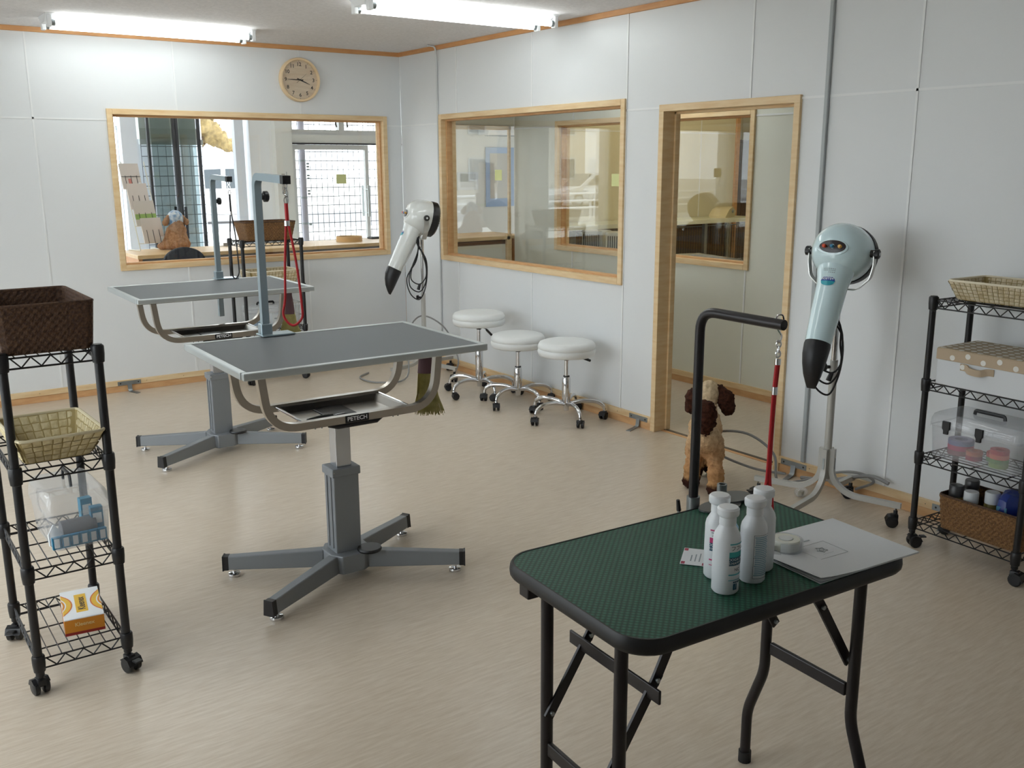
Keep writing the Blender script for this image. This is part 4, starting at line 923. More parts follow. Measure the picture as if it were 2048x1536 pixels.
for sx in (-1, 1):
    x = 0.33*sx; sp = 0.05 if sx > 0 else 0.0; yo = -0.012 if sx > 0 else 0.0
    for sy in (-1, 1):
        pts = [(x, yo+sy*0.132, zt), (x, yo+sy*0.132, 0.285), (x, yo+sy*(0.132+sp), 0.15), (x, yo+sy*(0.132+sp), 0.014)] if sp else [(x, sy*0.125, zt), (x, sy*0.125, 0.014)]
        lg = MB().tube(fillet(pts, 0.03, 5), r, 12).build('leg', tb, g)
        MB().cyl((x, yo+sy*((0.132 if sp else 0.125)+sp), 0), 0.017, 0.03, 12).build('rubber_foot', M['rubber'], lg)
    zc = 0.355 if sx > 0 else 0.30
    MB().bb(x-0.006, x+0.006, yo-0.115, yo+0.115, zc-0.016, zc+0.016).build('crossbar', tb, g, smooth=0, bevel=0.003)
    MB().bb(x-0.02, x+0.02, yo-0.16, yo+0.16, zt-0.018, zt).build('mount_rail', tb, g, smooth=0, bevel=0.003)
    for sy in (-1, 1):
        y = yo+sy*0.11; z0 = 0.43 if sx > 0 else 0.39; a = (x, y, z0); mid = (x-sx*0.10, y, z0+0.155); b = (x-sx*0.165, y, zt-0.01)
        br = MB()
        for p, q in ((a, mid), (mid, b)):
            p, q = Vector(p), Vector(q); d = (q-p).normalized(); n_ = Vector((-d.z, 0, d.x))*0.0115; w_ = Vector((0, 0.003, 0)); p = p-d*0.012; q = q+d*0.012
            br.loft([[c-n_-w_, c+n_-w_, c+n_+w_, c-n_+w_] for c in (p, q)])
        br = br.build('brace', tb, g, smooth=0)
        for c in (a, mid): MB().tube([(c[0], y-0.009, c[2]), (c[0], y+0.009, c[2])], 0.005, 10).build('rivet', M['steel'], br)
    if sx < 0: MB().bb(x-0.045, x-0.012, 0.13, 0.165, zt-0.03, zt).build('corner_bracket', tb, g, smooth=0, bevel=0.003)
    if sx < 0: MB().bb(x+0.075, x+0.081, -0.15, 0.15, 0.515, 0.545).build('brace_link', tb, g, smooth=0, bevel=0.002)
def ontable(x, y, z=GH+0.0008): return Matrix.Translation(GT) @ rot('Z', GR) @ Vector((x, y, z))
# clamp-on arm with hanging loop
base = Vector((-2.178, -5.337, GH))
t = thing('leash_hanger', 'dark round leash hanger clamped to the back edge of the green table', 'arm', base, GR)
hz = 1.197-GH
MB().tube(fillet([(0, 0, 0.0), (0, 0, hz), (0.015, -0.245, hz-0.003)], 0.05, 8), 0.0118, 14).build('arm_tube', M['dark_tube'], t)
MB().cyl((0, 0, -0.04), 0.0165, 0.062, 14).build('post_socket', M['steel'], t)
pl = mat('grey_clamp_plate', '6b6d6f', 0.4, 0.6)
MB().prism([(0.02+0.062*math.cos(a)+0.02, -0.052+0.036*math.sin(a)) for a in [2*PI*k/24 for k in range(24)]], 0.002, 0.006).build('clamp_plate', pl, t, smooth=0)
MB().prism([(0.105+0.055*math.cos(a), -0.028+0.036*math.sin(a)) for a in [2*PI*k/24 for k in range(24)]], 0.0065, 0.0105).build('clamp_plate', pl, t, smooth=0)
MB().lathe([(0.0085, 0.0065), (0.0125, 0.0065), (0.0125, 0.04), (0.0085, 0.04), (0.0085, 0.0065)], 16, T(0.088, -0.008, 0), cap=False).build('stub_tube', M['steel'], t)
for x, y in ((-0.035, 0.012), (0.03, 0.03)):
    k = MB().cyl((x, y, -0.06), 0.004, 0.05, 8).build('clamp_screw', M['steel'], t); MB().tube([(x, y, -0.012), (x-0.004, y, 0.016)], [0.006, 0.0045], 8).build('wing_grip', M['black'], k)
loop = thing('leash_loop', 'red leash loop hanging from the dark hanger of the green table', 'leash', base+Vector((0.012, -0.218, hz-0.012)), -35, 'grooming leashes')
MB().tube(smoothcurve([(0.004, 0, 0.006), (0.013, 0, 0.012), (0.010, 0, 0.026), (0.0, 0, 0.026), (-0.006, 0, 0.012), (0.002, 0, -0.006), (0.010, 0, -0.02), (0.006, 0, -0.034), (0.0, 0, -0.03)], 5), 0.0021, 7).build('s_hook', M['chrome'], loop)
for k in range(3): MB().tube([((0.005*math.cos(a) if k % 2 == 0 else 0)+0.005, (0.005*math.cos(a) if k % 2 else 0), -0.038-0.011*k+0.008*math.sin(a)) for a in [2*PI*q/10 for q in range(10)]], 0.0018, 6, closed=True).build('chain_link', M['chrome'], loop)
MB().cyl((0.005, 0, -0.084), 0.007, 0.014, 10).build('swivel', M['chrome'], loop)
MB().tube([(0.005, 0, -0.082), (0.002, 0, -0.135)], 0.006, 8).build('stitched_end', M['red'], loop)
MB().cyl((0.002, 0, -0.152), 0.0068, 0.018, 10).build('slider', M['chrome'], loop)
dr = hz-0.025
MB().tube(smoothcurve([(0.0, 0, -0.14), (-0.002, 0, -0.25), (-0.004, 0, -0.35), (-0.012, 0, -dr+0.06), (-0.014, 0.002, -dr+0.012), (0.0, 0.004, -dr), (0.013, 0.002, -dr+0.012), (0.010, 0, -dr+0.06), (0.002, 0, -0.35), (0.001, 0, -0.25), (0.003, 0, -0.14)], 7), 0.0042, 8).build('loop_cord', M['red'], loop)
# bottles
ink = mat('teal_ink', '1d6f86', 0.5); ink2 = mat('deep_teal_ink', '14506b', 0.5); inkl = mat('light_teal_ink', '5fb0bd', 0.5); pink = mat('pink_ink', 'c63a73', 0.5); inkg = mat('dark_print', '3c4a52', 0.6)
bw = mat('white_bottle', 'e8ebee', 0.32); bc = mat('white_cap_plastic', 'eef1f4', 0.28)
def bottle(px, ang, label, kind):
    t = thing('shampoo_bottle', label, 'bottle', px, ang, 'white bottles on the green table'); r = 0.0265
    body = MB().lathe([(0.001, 0), (r-0.003, 0), (r, 0.004), (r+0.0005, 0.06), (r, 0.112), (r-0.002, 0.121), (r-0.0065, 0.129), (0.0165, 0.135), (0.0145, 0.142), (0.001, 0.142)], 36).build('bottle_body', bw, t, smooth=50)
    MB().lathe([(0.001, 0.139), (0.0165, 0.139), (0.0165, 0.155), (0.0205, 0.158), (0.0215, 0.161), (0.0215, 0.171), (0.0185, 0.1745), (0.001, 0.1755)], 30).build('cap', bc, t, smooth=40)
    def st(a0, a1, z0, z1, m, o=0.0009): patch(r, a0, a1, z0, z1, 8, None, o).build('label_print', m, body)
    if kind < 3:
        c1, c2, c3 = ((inkl, ink, ink2), (pink, pink, ink2))[kind == 1]
        st(-36, 36, 0.1045, 0.1075, c1); st(-38, 38, 0.079, 0.090, mat('turquoise', '3fa9ab', 0.5) if kind != 1 else pink); st(-38, 38, 0.062, 0.079, c3)
        st(-38, 38, 0.0415, 0.0445, c1); st(-38, 38, 0.031, 0.0325, c1)
        tx = [('フフレ', 0.011, 0.097, inkg), ('DOG&CAT', 0.0075, 0.0745, whitec), ('SHAMPOO', 0.0075, 0.067, whitec), ('NC', 0.009, 0.053, inkg), ('■■■■', 0.0045, 0.027, ink2)]
        for s, sz, z, m in tx:
            n = len(s)
            for i, ch in enumerate(s):
                a = math.radians((i-(n-1)/2)*(sz*0.72/r)*57.3*(1.0 if ord(ch) < 200 else 1.25))
                q = r+0.0013; text(ch, sz, m, body, frame((q*math.cos(a), q*math.sin(a), z), (-math.sin(a), math.cos(a), 0), (0, 0, 1)), 'label_letter', ext=0.0001)
        st(-16, 4, 0.011, 0.024, ink2); o = MB(); q = r+0.0014
        for a0, a1, z0, z1 in ((-7, -3, 0.011, 0.024),): patch(r, a0, a1, z0, z1, 3, lambda u: (u*0.9, min(1, u*0.9+0.35)), 0.0014).build('label_print', bw, body)
    else:
        pm = mat('pale_blue_print', '8fb0bf', 0.6)
        for z in (0.012, 0.055, 0.103): st(-40, 40, z, z+0.0007, inkg)
        patch(r, -41, -39.5, 0.012, 0.104, 2, None, 0.0009).build('label_print', inkg, body)
        for i in range(21): st(-34 if i % 5 else -37, 36-(i*37 % 11), 0.018+i*0.004, 0.0203+i*0.004, pm)
    return t
TZ = GH+0.0015
bottle((-2.487, -5.722, TZ), -120+32, 'white bottle with teal label nearest the camera on the green table', 0)
bottle((-2.448, -5.664, TZ), -136, 'white bottle with pink and teal label, second row left on the green table', 1)
bottle((-2.404, -5.718, TZ), -96, 'white bottle with pale blue small print, right of the teal labelled bottle', 3)
bottle((-2.345, -5.690, TZ), 40, 'plain sided white bottle with the red leash behind its cap', 3)
t = thing('pill_bottle', 'small round white jar between the four white bottles', 'bottle', (-2.355, -5.60, TZ), 0)
MB().lathe([(0.001, 0), (0.014, 0), (0.015, 0.004), (0.015, 0.022), (0.012, 0.027), (0.001, 0.027)], 22).build('jar_body', bw, t); MB().lathe([(0.001, 0.027), (0.0135, 0.027), (0.0135, 0.037), (0.001, 0.038)], 22).build('jar_cap', mat('cream_cap', 'd9d4c6', 0.4), t)
t = thing('drop_bottle', 'small pale blue dropper bottle behind the white bottles', 'bottle', (-2.315, -5.585, TZ), 0)
MB().lathe([(0.001, 0), (0.013, 0), (0.0135, 0.05), (0.009, 0.058), (0.001, 0.058)], 20).build('drop_body', mat('pale_blue_plastic', '9cc4dd', 0.35), t); MB().lathe([(0.001, 0.058), (0.006, 0.058), (0.0045, 0.07), (0.001, 0.072)], 14).build('drop_tip', bc, t)
# tape dispenser, booklet, card
t = thing('tape_dispenser', 'clear tape dispenser with white roll lying on the booklet edge', 'tape', (-2.232, -5.664, TZ+0.0065), -8); t.scale = (1.25, 1.25, 1.2)
MB().lathe([(0.0125, 0.001), (0.0235, 0.001), (0.024, 0.010), (0.0235, 0.019), (0.0125, 0.019), (0.0125, 0.001)], 28, cap=False).build('tape_roll', mat('white_tape', 'dfe0d4', 0.45), t)
MB().prism([(0.028*math.cos(a), 0.028*math.sin(a)) for a in [math.radians(-150+300*k/20) for k in range(21)]]+[(-0.044, 0.018), (-0.046, -0.004), (-0.028, -0.02)], -0.0008, 0.0006).build('dispenser_side', M['clear'], t, smooth=0)
MB().tube([(0.0285*math.cos(a), 0.0285*math.sin(a), 0.009) for a in [math.radians(-150+300*k/20) for k in range(21)]], 0.0095, sq=True, asp=0.1, up=(0, 0, 1)).build('dispenser_rim', M['clear'], t)
MB().cyl((0, 0, 0.0), 0.0115, 0.02, 18).build('roll_core', mat('clear_core', 'd5d8d5', 0.3), t)
MB().bb(-0.048, -0.0455, -0.006, 0.018, 0.0, 0.019).build('cutter', M['chrome'], t, smooth=0)
t = thing('booklet', 'white booklet with a printed emblem hanging over the green table corner', 'booklet', ontable(0.245, -0.113, TZ), 0)
t.rotation_euler = (0, 0, math.radians(GR-1.2))
paper = mat('white_paper', 'e4e7ea', 0.7)
def sheet(z, lift, dx, bend):
    mb = MB(); vs = []; fs = []; nx, ny = 10, 8; A, B = 0.152, 0.118
    for k in (0, 1):
        for i in range(nx+1):
            for j in range(ny+1):
                u, v = i/nx, j/ny; h = z+lift*(max(0, 1-u*2.2)**2)*(1-v)*1.0+bend*math.sin(PI*u)*0.5
                vs.append((-A+2*A*u+dx, -B+2*B*v, h+0.0008*k))
    n = (nx+1)*(ny+1)
    for i in range(nx):
        for j in range(ny):
            a = i*(ny+1)+j; fs += [(a, a+1, a+ny+2, a+ny+1), (n+a, n+a+ny+1, n+a+ny+2, n+a+1)]
    for i in range(nx):
        for j in (0, ny): a = i*(ny+1)+j; fs.append((a, a+ny+1, n+a+ny+1, n+a))
    for j in range(ny):
        for i in (0, nx): a = i*(ny+1)+j; fs.append((a, a+1, n+a+1, n+a))
    return mb.add(vs, fs)
sheet(0.0002, 0.0, 0, 0).build('page', paper, t, smooth=40); sheet(0.0014, 0.004, 0.001, 0.0).build('page', paper, t, smooth=40); cv = sheet(0.0028, 0.010, 0.0, 0.0006).build('cover', paper, t, smooth=40)
line = mat('grey_print_line', '9a9ea2', 0.7); zc = 0.00445
q = [(-0.085, -0.040), (0.0, -0.040), (0.0, 0.030), (-0.085, 0.030)]
em = rot('Z', 0) @ T(0.02, -0.0, zc)
for a, b in zip(q, q[1:]+q[:1]): MB(em).bb(min(a[0], b[0])-0.0004, max(a[0], b[0])+0.0004, min(a[1], b[1])-0.0004, max(a[1], b[1])+0.0004, 0, 0.0003).build('emblem_frame', line, cv, smooth=0)
pk = [(-0.042+0.011*math.cos(a)*(1.25 if k % 2 else 0.75), -0.004+0.011*math.sin(a)*(1.25 if k % 2 else 0.75), 0.0002) for k, a in enumerate([2*PI*k/10 for k in range(10)])]
MB(em).tube(pk, 0.0005, 5, closed=True).build('emblem_mark', M['ink_grey'], cv); MB(em).tube([(-0.042+0.006*math.cos(a), -0.004+0.005*math.sin(a), 0.0002) for a in [2*PI*k/12 for k in range(12)]], 0.0005, 5, closed=True).build('emblem_mark', M['ink_grey'], cv)
text('• • • • • • •', 0.007, M['ink_grey'], cv, em @ T(-0.042, -0.024, 0.0002), ext=0.00005); text('ー ■■■■', 0.0055, M['ink_grey'], cv, em @ T(-0.035, 0.048, 0.0002), ext=0.00005)
t = thing('business_card', 'white card with red corners on the green table behind the bottles', 'card', (-2.415, -5.573, TZ), 38)
MB().bb(-0.045, 0.045, -0.0275, 0.0275, 0.0, 0.0006).build('card_stock', paper, t, smooth=0)
cred = mat('card_red', 'a53a52', 0.6)
for sx in (-1, 1):
    for sy in (-1, 1): MB().bb(sx*0.030, sx*0.043, sy*0.018, sy*0.026, 0.0006, 0.0008).build('corner_print', cred, t, smooth=0)
for i in range(3): MB().bb(-0.025, 0.02-0.006*i, -0.012+0.009*i, -0.0095+0.009*i, 0.0006, 0.0008).build('printed_line', M['ink_grey'], t, smooth=0)

# ------------------------------------------------------------------ dog
def blob_mesh(name, balls, res, m, disp=()):
    """one continuous skin around a list of capsules (a, b, ra, rb), by marching over a smooth distance field"""
    import numpy as np
    A = np.array([b[0] for b in balls], float); B = np.array([b[1] for b in balls], float); ra = np.array([b[2] for b in balls]); rb = np.array([b[3] for b in balls])
    lo = np.minimum(A-ra[:, None], B-rb[:, None]).min(0)-0.03; hi = np.maximum(A+ra[:, None], B+rb[:, None]).max(0)+0.03
    n = np.ceil((hi-lo)/res).astype(int)+1
    ax = [lo[i]+np.arange(n[i])*res for i in range(3)]
    G = np.stack(np.meshgrid(*ax, indexing='ij'), -1); k = 75.0
    acc = np.zeros(G.shape[:3])
    for a, b, p, q in zip(A, B, ra, rb):
        d = b-a; L = (d*d).sum() or 1e-9; t = np.clip(((G-a)*d).sum(-1)/L, 0, 1)
        dist = np.linalg.norm(G-(a+t[..., None]*d), axis=-1)-(p+(q-p)*t); acc += np.exp(-k*dist)
    F = -np.log(np.maximum(acc, 1e-30))/k
    ins = F < 0; idx = -np.ones(F.shape, int); verts = []; faces = []
    # surface nets: one vertex per mixed cell
    c = np.zeros(tuple(n-1), int)
    for i in (0, 1):
        for j in (0, 1):
            for l in (0, 1): c += ins[i:n[0]-1+i, j:n[1]-1+j, l:n[2]-1+l]
    cells = np.argwhere((c > 0) & (c < 8)); vid = -np.ones(tuple(n-1), int)
    corners = [(i, j, l) for i in (0, 1) for j in (0, 1) for l in (0, 1)]
    edges = [(p, q) for p in range(8) for q in range(p+1, 8) if sum(abs(corners[p][x]-corners[q][x]) for x in range(3)) == 1]
    for v, (i, j, l) in enumerate(cells):
        vid[i, j, l] = v; f = [F[i+p, j+q, l+s] for p, q, s in corners]; acc3 = [0, 0, 0]; m_ = 0
        for p, q in edges:
            if (f[p] < 0) != (f[q] < 0):
                t = f[p]/(f[p]-f[q]); m_ += 1
                for x in range(3): acc3[x] += corners[p][x]+(corners[q][x]-corners[p][x])*t
        verts.append(tuple(lo[x]+res*((i, j, l)[x]+acc3[x]/m_) for x in range(3)))
    for axis in range(3):
        o1, o2 = [x for x in range(3) if x != axis]
        sl0 = [slice(None)]*3; sl1 = [slice(None)]*3; sl0[axis] = slice(0, n[axis]-1); sl1[axis] = slice(1, n[axis])
        for e in np.argwhere(ins[tuple(sl0)] != ins[tuple(sl1)]):
            if e[o1] == 0 or e[o2] == 0 or e[o1] >= n[o1]-1 or e[o2] >= n[o2]-1: continue
            q = []
            for da, db in ((-1, -1), (0, -1), (0, 0), (-1, 0)):
                cc = list(e); cc[o1] += da; cc[o2] += db; q.append(vid[tuple(cc)])
            if min(q) >= 0: faces.append(tuple(int(x) for x in q))
    me = bpy.data.meshes.new(name); me.from_pydata(verts, [], faces)
    bm = bmesh.new(); bm.from_mesh(me); bmesh.ops.recalc_face_normals(bm, faces=bm.faces); bm.normal_update()
    for sc, amp in disp:
        bm.normal_update()
        off = [(noise.noise(v.co*sc)*amp+abs(noise.noise(v.co*sc*2.1))*amp*0.8) for v in bm.verts]
        for v, o_ in zip(bm.verts, off): v.co += v.normal*o_
    bm.to_mesh(me); bm.free(); me.polygons.foreach_set('use_smooth', [True]*len(me.polygons)); me.materials.append(m)
    return me
def meobj(me, name, parent):
    o = bpy.data.objects.new(name, me); COL.objects.link(o); o.parent = parent; return o
def dog_fur():
    m = mat('curly_apricot_coat', 'c9a57c', 0.9, spec=0.15); nt = m.node_tree; b = nt.nodes['Principled BSDF']
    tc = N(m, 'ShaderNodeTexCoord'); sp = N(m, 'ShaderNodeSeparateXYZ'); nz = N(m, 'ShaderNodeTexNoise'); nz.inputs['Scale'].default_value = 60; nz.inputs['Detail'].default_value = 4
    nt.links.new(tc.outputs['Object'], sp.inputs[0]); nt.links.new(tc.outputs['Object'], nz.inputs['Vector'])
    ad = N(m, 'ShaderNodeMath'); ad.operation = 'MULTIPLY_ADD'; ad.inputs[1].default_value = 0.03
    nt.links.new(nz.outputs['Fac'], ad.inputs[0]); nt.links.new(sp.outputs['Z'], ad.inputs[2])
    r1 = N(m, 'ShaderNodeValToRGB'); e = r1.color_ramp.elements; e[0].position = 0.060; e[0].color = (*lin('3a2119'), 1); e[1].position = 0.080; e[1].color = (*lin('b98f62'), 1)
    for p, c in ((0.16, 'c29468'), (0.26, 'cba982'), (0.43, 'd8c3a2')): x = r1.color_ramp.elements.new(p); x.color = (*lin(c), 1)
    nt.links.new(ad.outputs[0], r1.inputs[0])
    mx = N(m, 'ShaderNodeMixRGB'); mx.blend_type = 'MULTIPLY'; mx.inputs[0].default_value = 0.45
    r2 = N(m, 'ShaderNodeValToRGB'); r2.color_ramp.elements[0].position = 0.35; r2.color_ramp.elements[1].position = 0.6; r2.color_ramp.elements[0].color = (0.5, 0.42, 0.36, 1)
    nt.links.new(nz.outputs['Fac'], r2.inputs[0]); nt.links.new(r1.outputs[0], mx.inputs[1]); nt.links.new(r2.outputs[0], mx.inputs[2]); nt.links.new(mx.outputs[0], b.inputs['Base Color'])
    bp = N(m, 'ShaderNodeBump'); bp.inputs['Strength'].default_value = 0.8; bp.inputs['Distance'].default_value = 0.006
    nt.links.new(nz.outputs['Fac'], bp.inputs['Height']); nt.links.new(bp.outputs[0], b.inputs['Normal'])
    return m
brown = mat('dark_brown_curls', '4a2a1d', 0.9, scale=70, c2='2a1711', bump=0.9, spec=0.15)
dog = thing('dog', 'apricot poodle with dark brown ears and tail pom standing at the doorway', 'dog', (-0.55, -3.862, 0), 43)
# x forward, y left
balls = [((-0.005, 0, 0.268), (0.25, 0, 0.275), 0.054, 0.062), ((0.21, 0, 0.245), (0.26, 0, 0.26), 0.062, 0.058), ((-0.02, 0, 0.262), (0.0, 0, 0.258), 0.05, 0.055),
 ((0.26, 0, 0.30), (0.31, -0.005, 0.395), 0.045, 0.042), ((0.31, -0.008, 0.42), (0.335, -0.012, 0.422), 0.052, 0.046), ((0.36, -0.03, 0.40), (0.43, -0.065, 0.38), 0.027, 0.018)]
for sy, fx in ((1, 0.075), (-1, -0.035)):
    hip = (0.0, sy*0.036, 0.24); knee = (0.05+fx*0.35, sy*0.046, 0.18); hock = (-0.045+fx*0.85, sy*0.055, 0.11); foot = (-0.03+fx, sy*0.058, 0.034); toe = (0.005+fx, sy*0.058, 0.027)
    balls += [(hip, knee, 0.046, 0.036), (knee, hock, 0.035, 0.027), (hock, foot, 0.028, 0.031), (foot, toe, 0.029, 0.026)]
for sy, fx in ((1, -0.02), (-1, 0.03)):
    sh = (0.24, sy*0.036, 0.24); el_ = (0.22+fx, sy*0.042, 0.15); wr = (0.23+fx, sy*0.042, 0.07); ft_ = (0.235+fx, sy*0.042, 0.032)
    balls += [(sh, el_, 0.036, 0.028), (el_, wr, 0.028, 0.025), (wr, ft_, 0.026, 0.027), (ft_, (0.26+fx, sy*0.042, 0.025), 0.025, 0.021)]
b_ = meobj(blob_mesh('body', balls, 0.007, dog_fur(), ((45, 0.006), (110, 0.006))), 'body', dog)
for sy in (1, -1):
    e_ = meobj(blob_mesh('ear', [((0.315, sy*0.045-0.008, 0.435), (0.31, sy*0.075-0.014, 0.39), 0.022, 0.034), ((0.31, sy*0.075-0.014, 0.39), (0.305, sy*0.090-0.018, 0.335), 0.035, 0.031)], 0.008, brown, ((45, 0.007), (110, 0.004))), 'ear', dog)
    e_['label'] = 'dark brown curly ear'
    MB().ell((0.37, sy*0.026-0.026, 0.432), (0.008, 0.008, 0.008), 10, 6).build('eye', M['black'], dog)
MB().ell((0.447, -0.073, 0.386), (0.011, 0.013, 0.010), 12, 8).build('nose', M['black'], dog)
MB().tube([(0.44, -0.052, 0.369), (0.446, -0.07, 0.366), (0.43, -0.088, 0.369)], 0.0025, 6).build('mouth', M['black'], dog)
tl = meobj(blob_mesh('tail', [((-0.045, 0, 0.29), (-0.06, 0.0, 0.355), 0.018, 0.024), ((-0.06, 0.0, 0.37), (-0.055, 0.002, 0.41), 0.044, 0.048)], 0.008, brown, ((40, 0.010), (100, 0.006))), 'tail', dog)
tl['label'] = 'dark brown tail pom'

# ------------------------------------------------------------------ reception beyond the inner window
birch = mat('birch_counter', 'd9b98a', 0.45, scale=5, stretch=(1.2, 9, 9), c2='cda873')
ct = thing('reception_counter', 'long birch counter seen through the window with the clock above', 'counter', (0, 0, 0))
MB().bb(-1.86, 1.9, 0.93, 1.52, 0.825, 0.855).build('counter_top', birch, ct, smooth=0, bevel=0.003)
for x in (-1.83, -0.6, 0.7, 1.85): MB().bb(x-0.015, x+0.015, 0.97, 1.50, 0.02, 0.825).build('side_panel', mat('birch_side', 'c98f58', 0.5), ct, smooth=0, bevel=0.002)
MB().bb(-1.86, 1.9, 1.48, 1.505, 0.0, 0.825).build('front_panel', M['wallcore'], ct, smooth=0); MB().bb(-1.82, 1.85, 1.0, 1.48, 0.52, 0.535).build('under_shelf', M['void'], ct, smooth=0)
c = thing('office_chair', 'dark office chair with a round topped backrest behind the reception counter', 'chair', (-1.615, 0.52, 0), 0)
navy = mat('dark_chair_fabric', '23262e', 0.85, bump=0.2, scale=120)
MB().prism([(0.17*math.cos(a)*(1 if abs(math.cos(a)) < 0.9 else 0.98), 0.80+0.135*math.sin(a) if math.sin(a) > 0 else 0.80+0.30*math.sin(a)) for a in [2*PI*k/32 for k in range(32)]], -0.025, 0.025, frame((0, 0.03, 0), (1, 0, 0), (0, 0, 1))).build('backrest', navy, c, smooth=30, bevel=0.012, seg=3)
MB().prism(rr(0.21, 0.20, 0.08), 0.43, 0.48).build('seat', navy, c, smooth=30, bevel=0.012); MB().tube(fillet([(0, 0.0, 0.43), (0, -0.0, 0.40), (0, -0.0, 0.40), (0, 0.06, 0.55)], 0.03), 0.014, 8).build('back_bar', M['black'], c)
MB().cyl((0, 0, 0.08), 0.025, 0.36, 14).build('gas_column', M['black'], c)
for k in range(5):
    a = rot('Z', 72*k); l = MB(a).tube([(0, 0, 0.10), (0.25, 0, 0.07)], [0.02, 0.012], 8).build('base_leg', M['black'], c); p = a @ Vector((0.25, 0, 0)); caster(l, (p.x, p.y, 0), 72*k, 0.9)
# stuffed toy dog with a cap, seen from behind
toy = thing('plush_dog', 'brown plush dog with a blue camouflage cap sitting on the birch counter', 'plush toy', (-1.42, 1.30, 0.855), 100)
plush = mat('brown_plush', 'ad8464', 0.9, scale=60, c2='8f6a4c', bump=0.5, spec=0.15)
tb_ = [((0, 0, 0.065), (0.02, 0, 0.15), 0.080, 0.058), ((0.02, 0, 0.16), (0.03, 0, 0.19), 0.052, 0.045), ((0.04, 0, 0.245), (0.06, 0, 0.25), 0.052, 0.05), ((0.10, 0, 0.235), (0.125, 0, 0.23), 0.026, 0.022)]
for sy in (-1, 1): tb_ += [((0.03, sy*0.075, 0.04), (0.12, sy*0.11, 0.028), 0.034, 0.027), ((0.04, sy*0.06, 0.16), (0.09, sy*0.075, 0.06), 0.026, 0.022)]
tb_ += [((-0.06, 0, 0.045), (-0.085, 0, 0.05), 0.022, 0.018)]
meobj(blob_mesh('plush_body', tb_, 0.008, plush, ((60, 0.003),)), 'body', toy)
for sy in (-1, 1):
    meobj(blob_mesh('plush_ear', [((0.045, sy*0.06, 0.27), (0.04, sy*0.09, 0.225), 0.018, 0.027)], 0.007, plush, ((60, 0.003),)), 'ear', toy)
    MB().ell((0.105, sy*0.024, 0.262), (0.006, 0.006, 0.007), 8, 6).build('eye', M['black'], toy)
MB().ell((0.147, 0, 0.238), (0.007, 0.010, 0.007), 10, 6).build('nose', M['black'], toy)
cmo = mat('blue_camouflage_cloth', 'dfe3e2', 0.8, scale=26, c2='3f7ab2', detail=1)
MB().lathe([(0.001, 0.068), (0.03, 0.064), (0.053, 0.045), (0.063, 0.02), (0.066, -0.015), (0.065, -0.048), (0.055, -0.046)], 22, T(0.046, 0, 0.255) @ rot('Y', -14)).build('cap_crown', cmo, toy, smooth=50)
MB().ell((0.105, 0, 0.262), (0.045, 0.045, 0.006), 18, 6).build('cap_peak', mat('cap_blue', '4c7fae', 0.8), toy)
# brochure rack
br = thing('brochure_rack', 'leaning wire brochure rack on the left end of the counter', 'rack', (-1.66, 1.44, 0.855), 14)
wm = mat('cream_wire', 'd9d6c6', 0.4)
for s in (-1, 1): MB().tube(fillet([(s*0.10, 0.10, 0.006), (s*0.10, -0.10, 0.006), (s*0.10, -0.09, 0.03), (s*0.10, 0.10, 0.72)], 0.02), 0.004, 7).build('side_wire', wm, br)
for z in (0.06, 0.20, 0.34, 0.50): MB().tube([(-0.10, -0.085+z*0.27, z), (0.10, -0.085+z*0.27, z)], 0.003, 6).build('cross_wire', wm, br)
for i, (z, x0, x1, col, lb) in enumerate(((0.06, -0.05, 0.13, 'd6ccc4', 'lowest'), (0.20, -0.085, 0.10, 'cfc6bd', 'second lowest'), (0.34, -0.105, 0.07, 'd8cdc6', 'third lowest'), (0.50, -0.13, 0.035, 'd3c9c2', 'topmost'))):
    p = thing('brochure', 'pale brochure in the %s tier of the leaning wire rack' % lb, 'brochure', m=T(-1.66, 1.44, 0.855) @ rot('Z', 14) @ T(0, -0.100+z*0.27, z) @ rot('X', -14), group='brochures in the wire rack')
    MB().bb(x0, x1, -0.006, 0.006, 0.0, 0.21).build('brochure_sheets', mat('brochure_'+lb.replace(' ', '_'), col, 0.6), p, smooth=0)
    for k in range(3):
        x = x0+(x1-x0)*(0.2+0.3*k); MB().bb(x-0.0018, x+0.0018, -0.0085, -0.006, 0.0, 0.11).build('holder_wire', M['black_metal'], p, smooth=0)
    MB().bb(x1-0.035, x1-0.004, -0.0068, -0.006, 0.008, 0.05).build('white_panel', whitec, p, smooth=0)
    if i == 1: MB().bb(x0, x1, -0.0066, -0.006, 0.055, 0.10).build('green_band', mat('leaf_green', '8fae5c', 0.6), p, smooth=0)
    if i == 3: MB().bb(x0+0.055, x0+0.08, -0.0066, -0.006, 0.02, 0.085).build('red_print', mat('coral_print', 'cf8276', 0.6), p, smooth=0); MB().bb(x0, x1, -0.009, -0.006, 0.10, 0.103).build('holder_wire', M['black_metal'], p, smooth=0)
t = thing('sieve_hoop', 'shallow round wooden hoop on the right part of the counter', 'hoop', (0.13, 1.28, 0.855), 0)
MB().lathe([(0.115, 0.0), (0.12, 0.0), (0.12, 0.045), (0.115, 0.045), (0.115, 0.0)], 36, cap=False).build('hoop_band', mat('bent_ash', 'd8b27c', 0.5), t); MB().cyl((0, 0, 0.004), 0.114, 0.012, 30).build('mesh_floor', mat('sieve_mesh', 'c9c6bf', 0.7), t)
t = thing('pen_tray', 'flat black tray at the right end of the counter', 'tray', (0.50, 1.40, 0.855), 0)
MB().bb(-0.10, 0.10, -0.05, 0.05, 0, 0.014).build('tray_base', M['black'], t, smooth=0, bevel=0.004); MB().bb(-0.09, 0.09, -0.04, 0.04, 0.014, 0.018).build('tray_lining', M['rubber'], t, smooth=0)
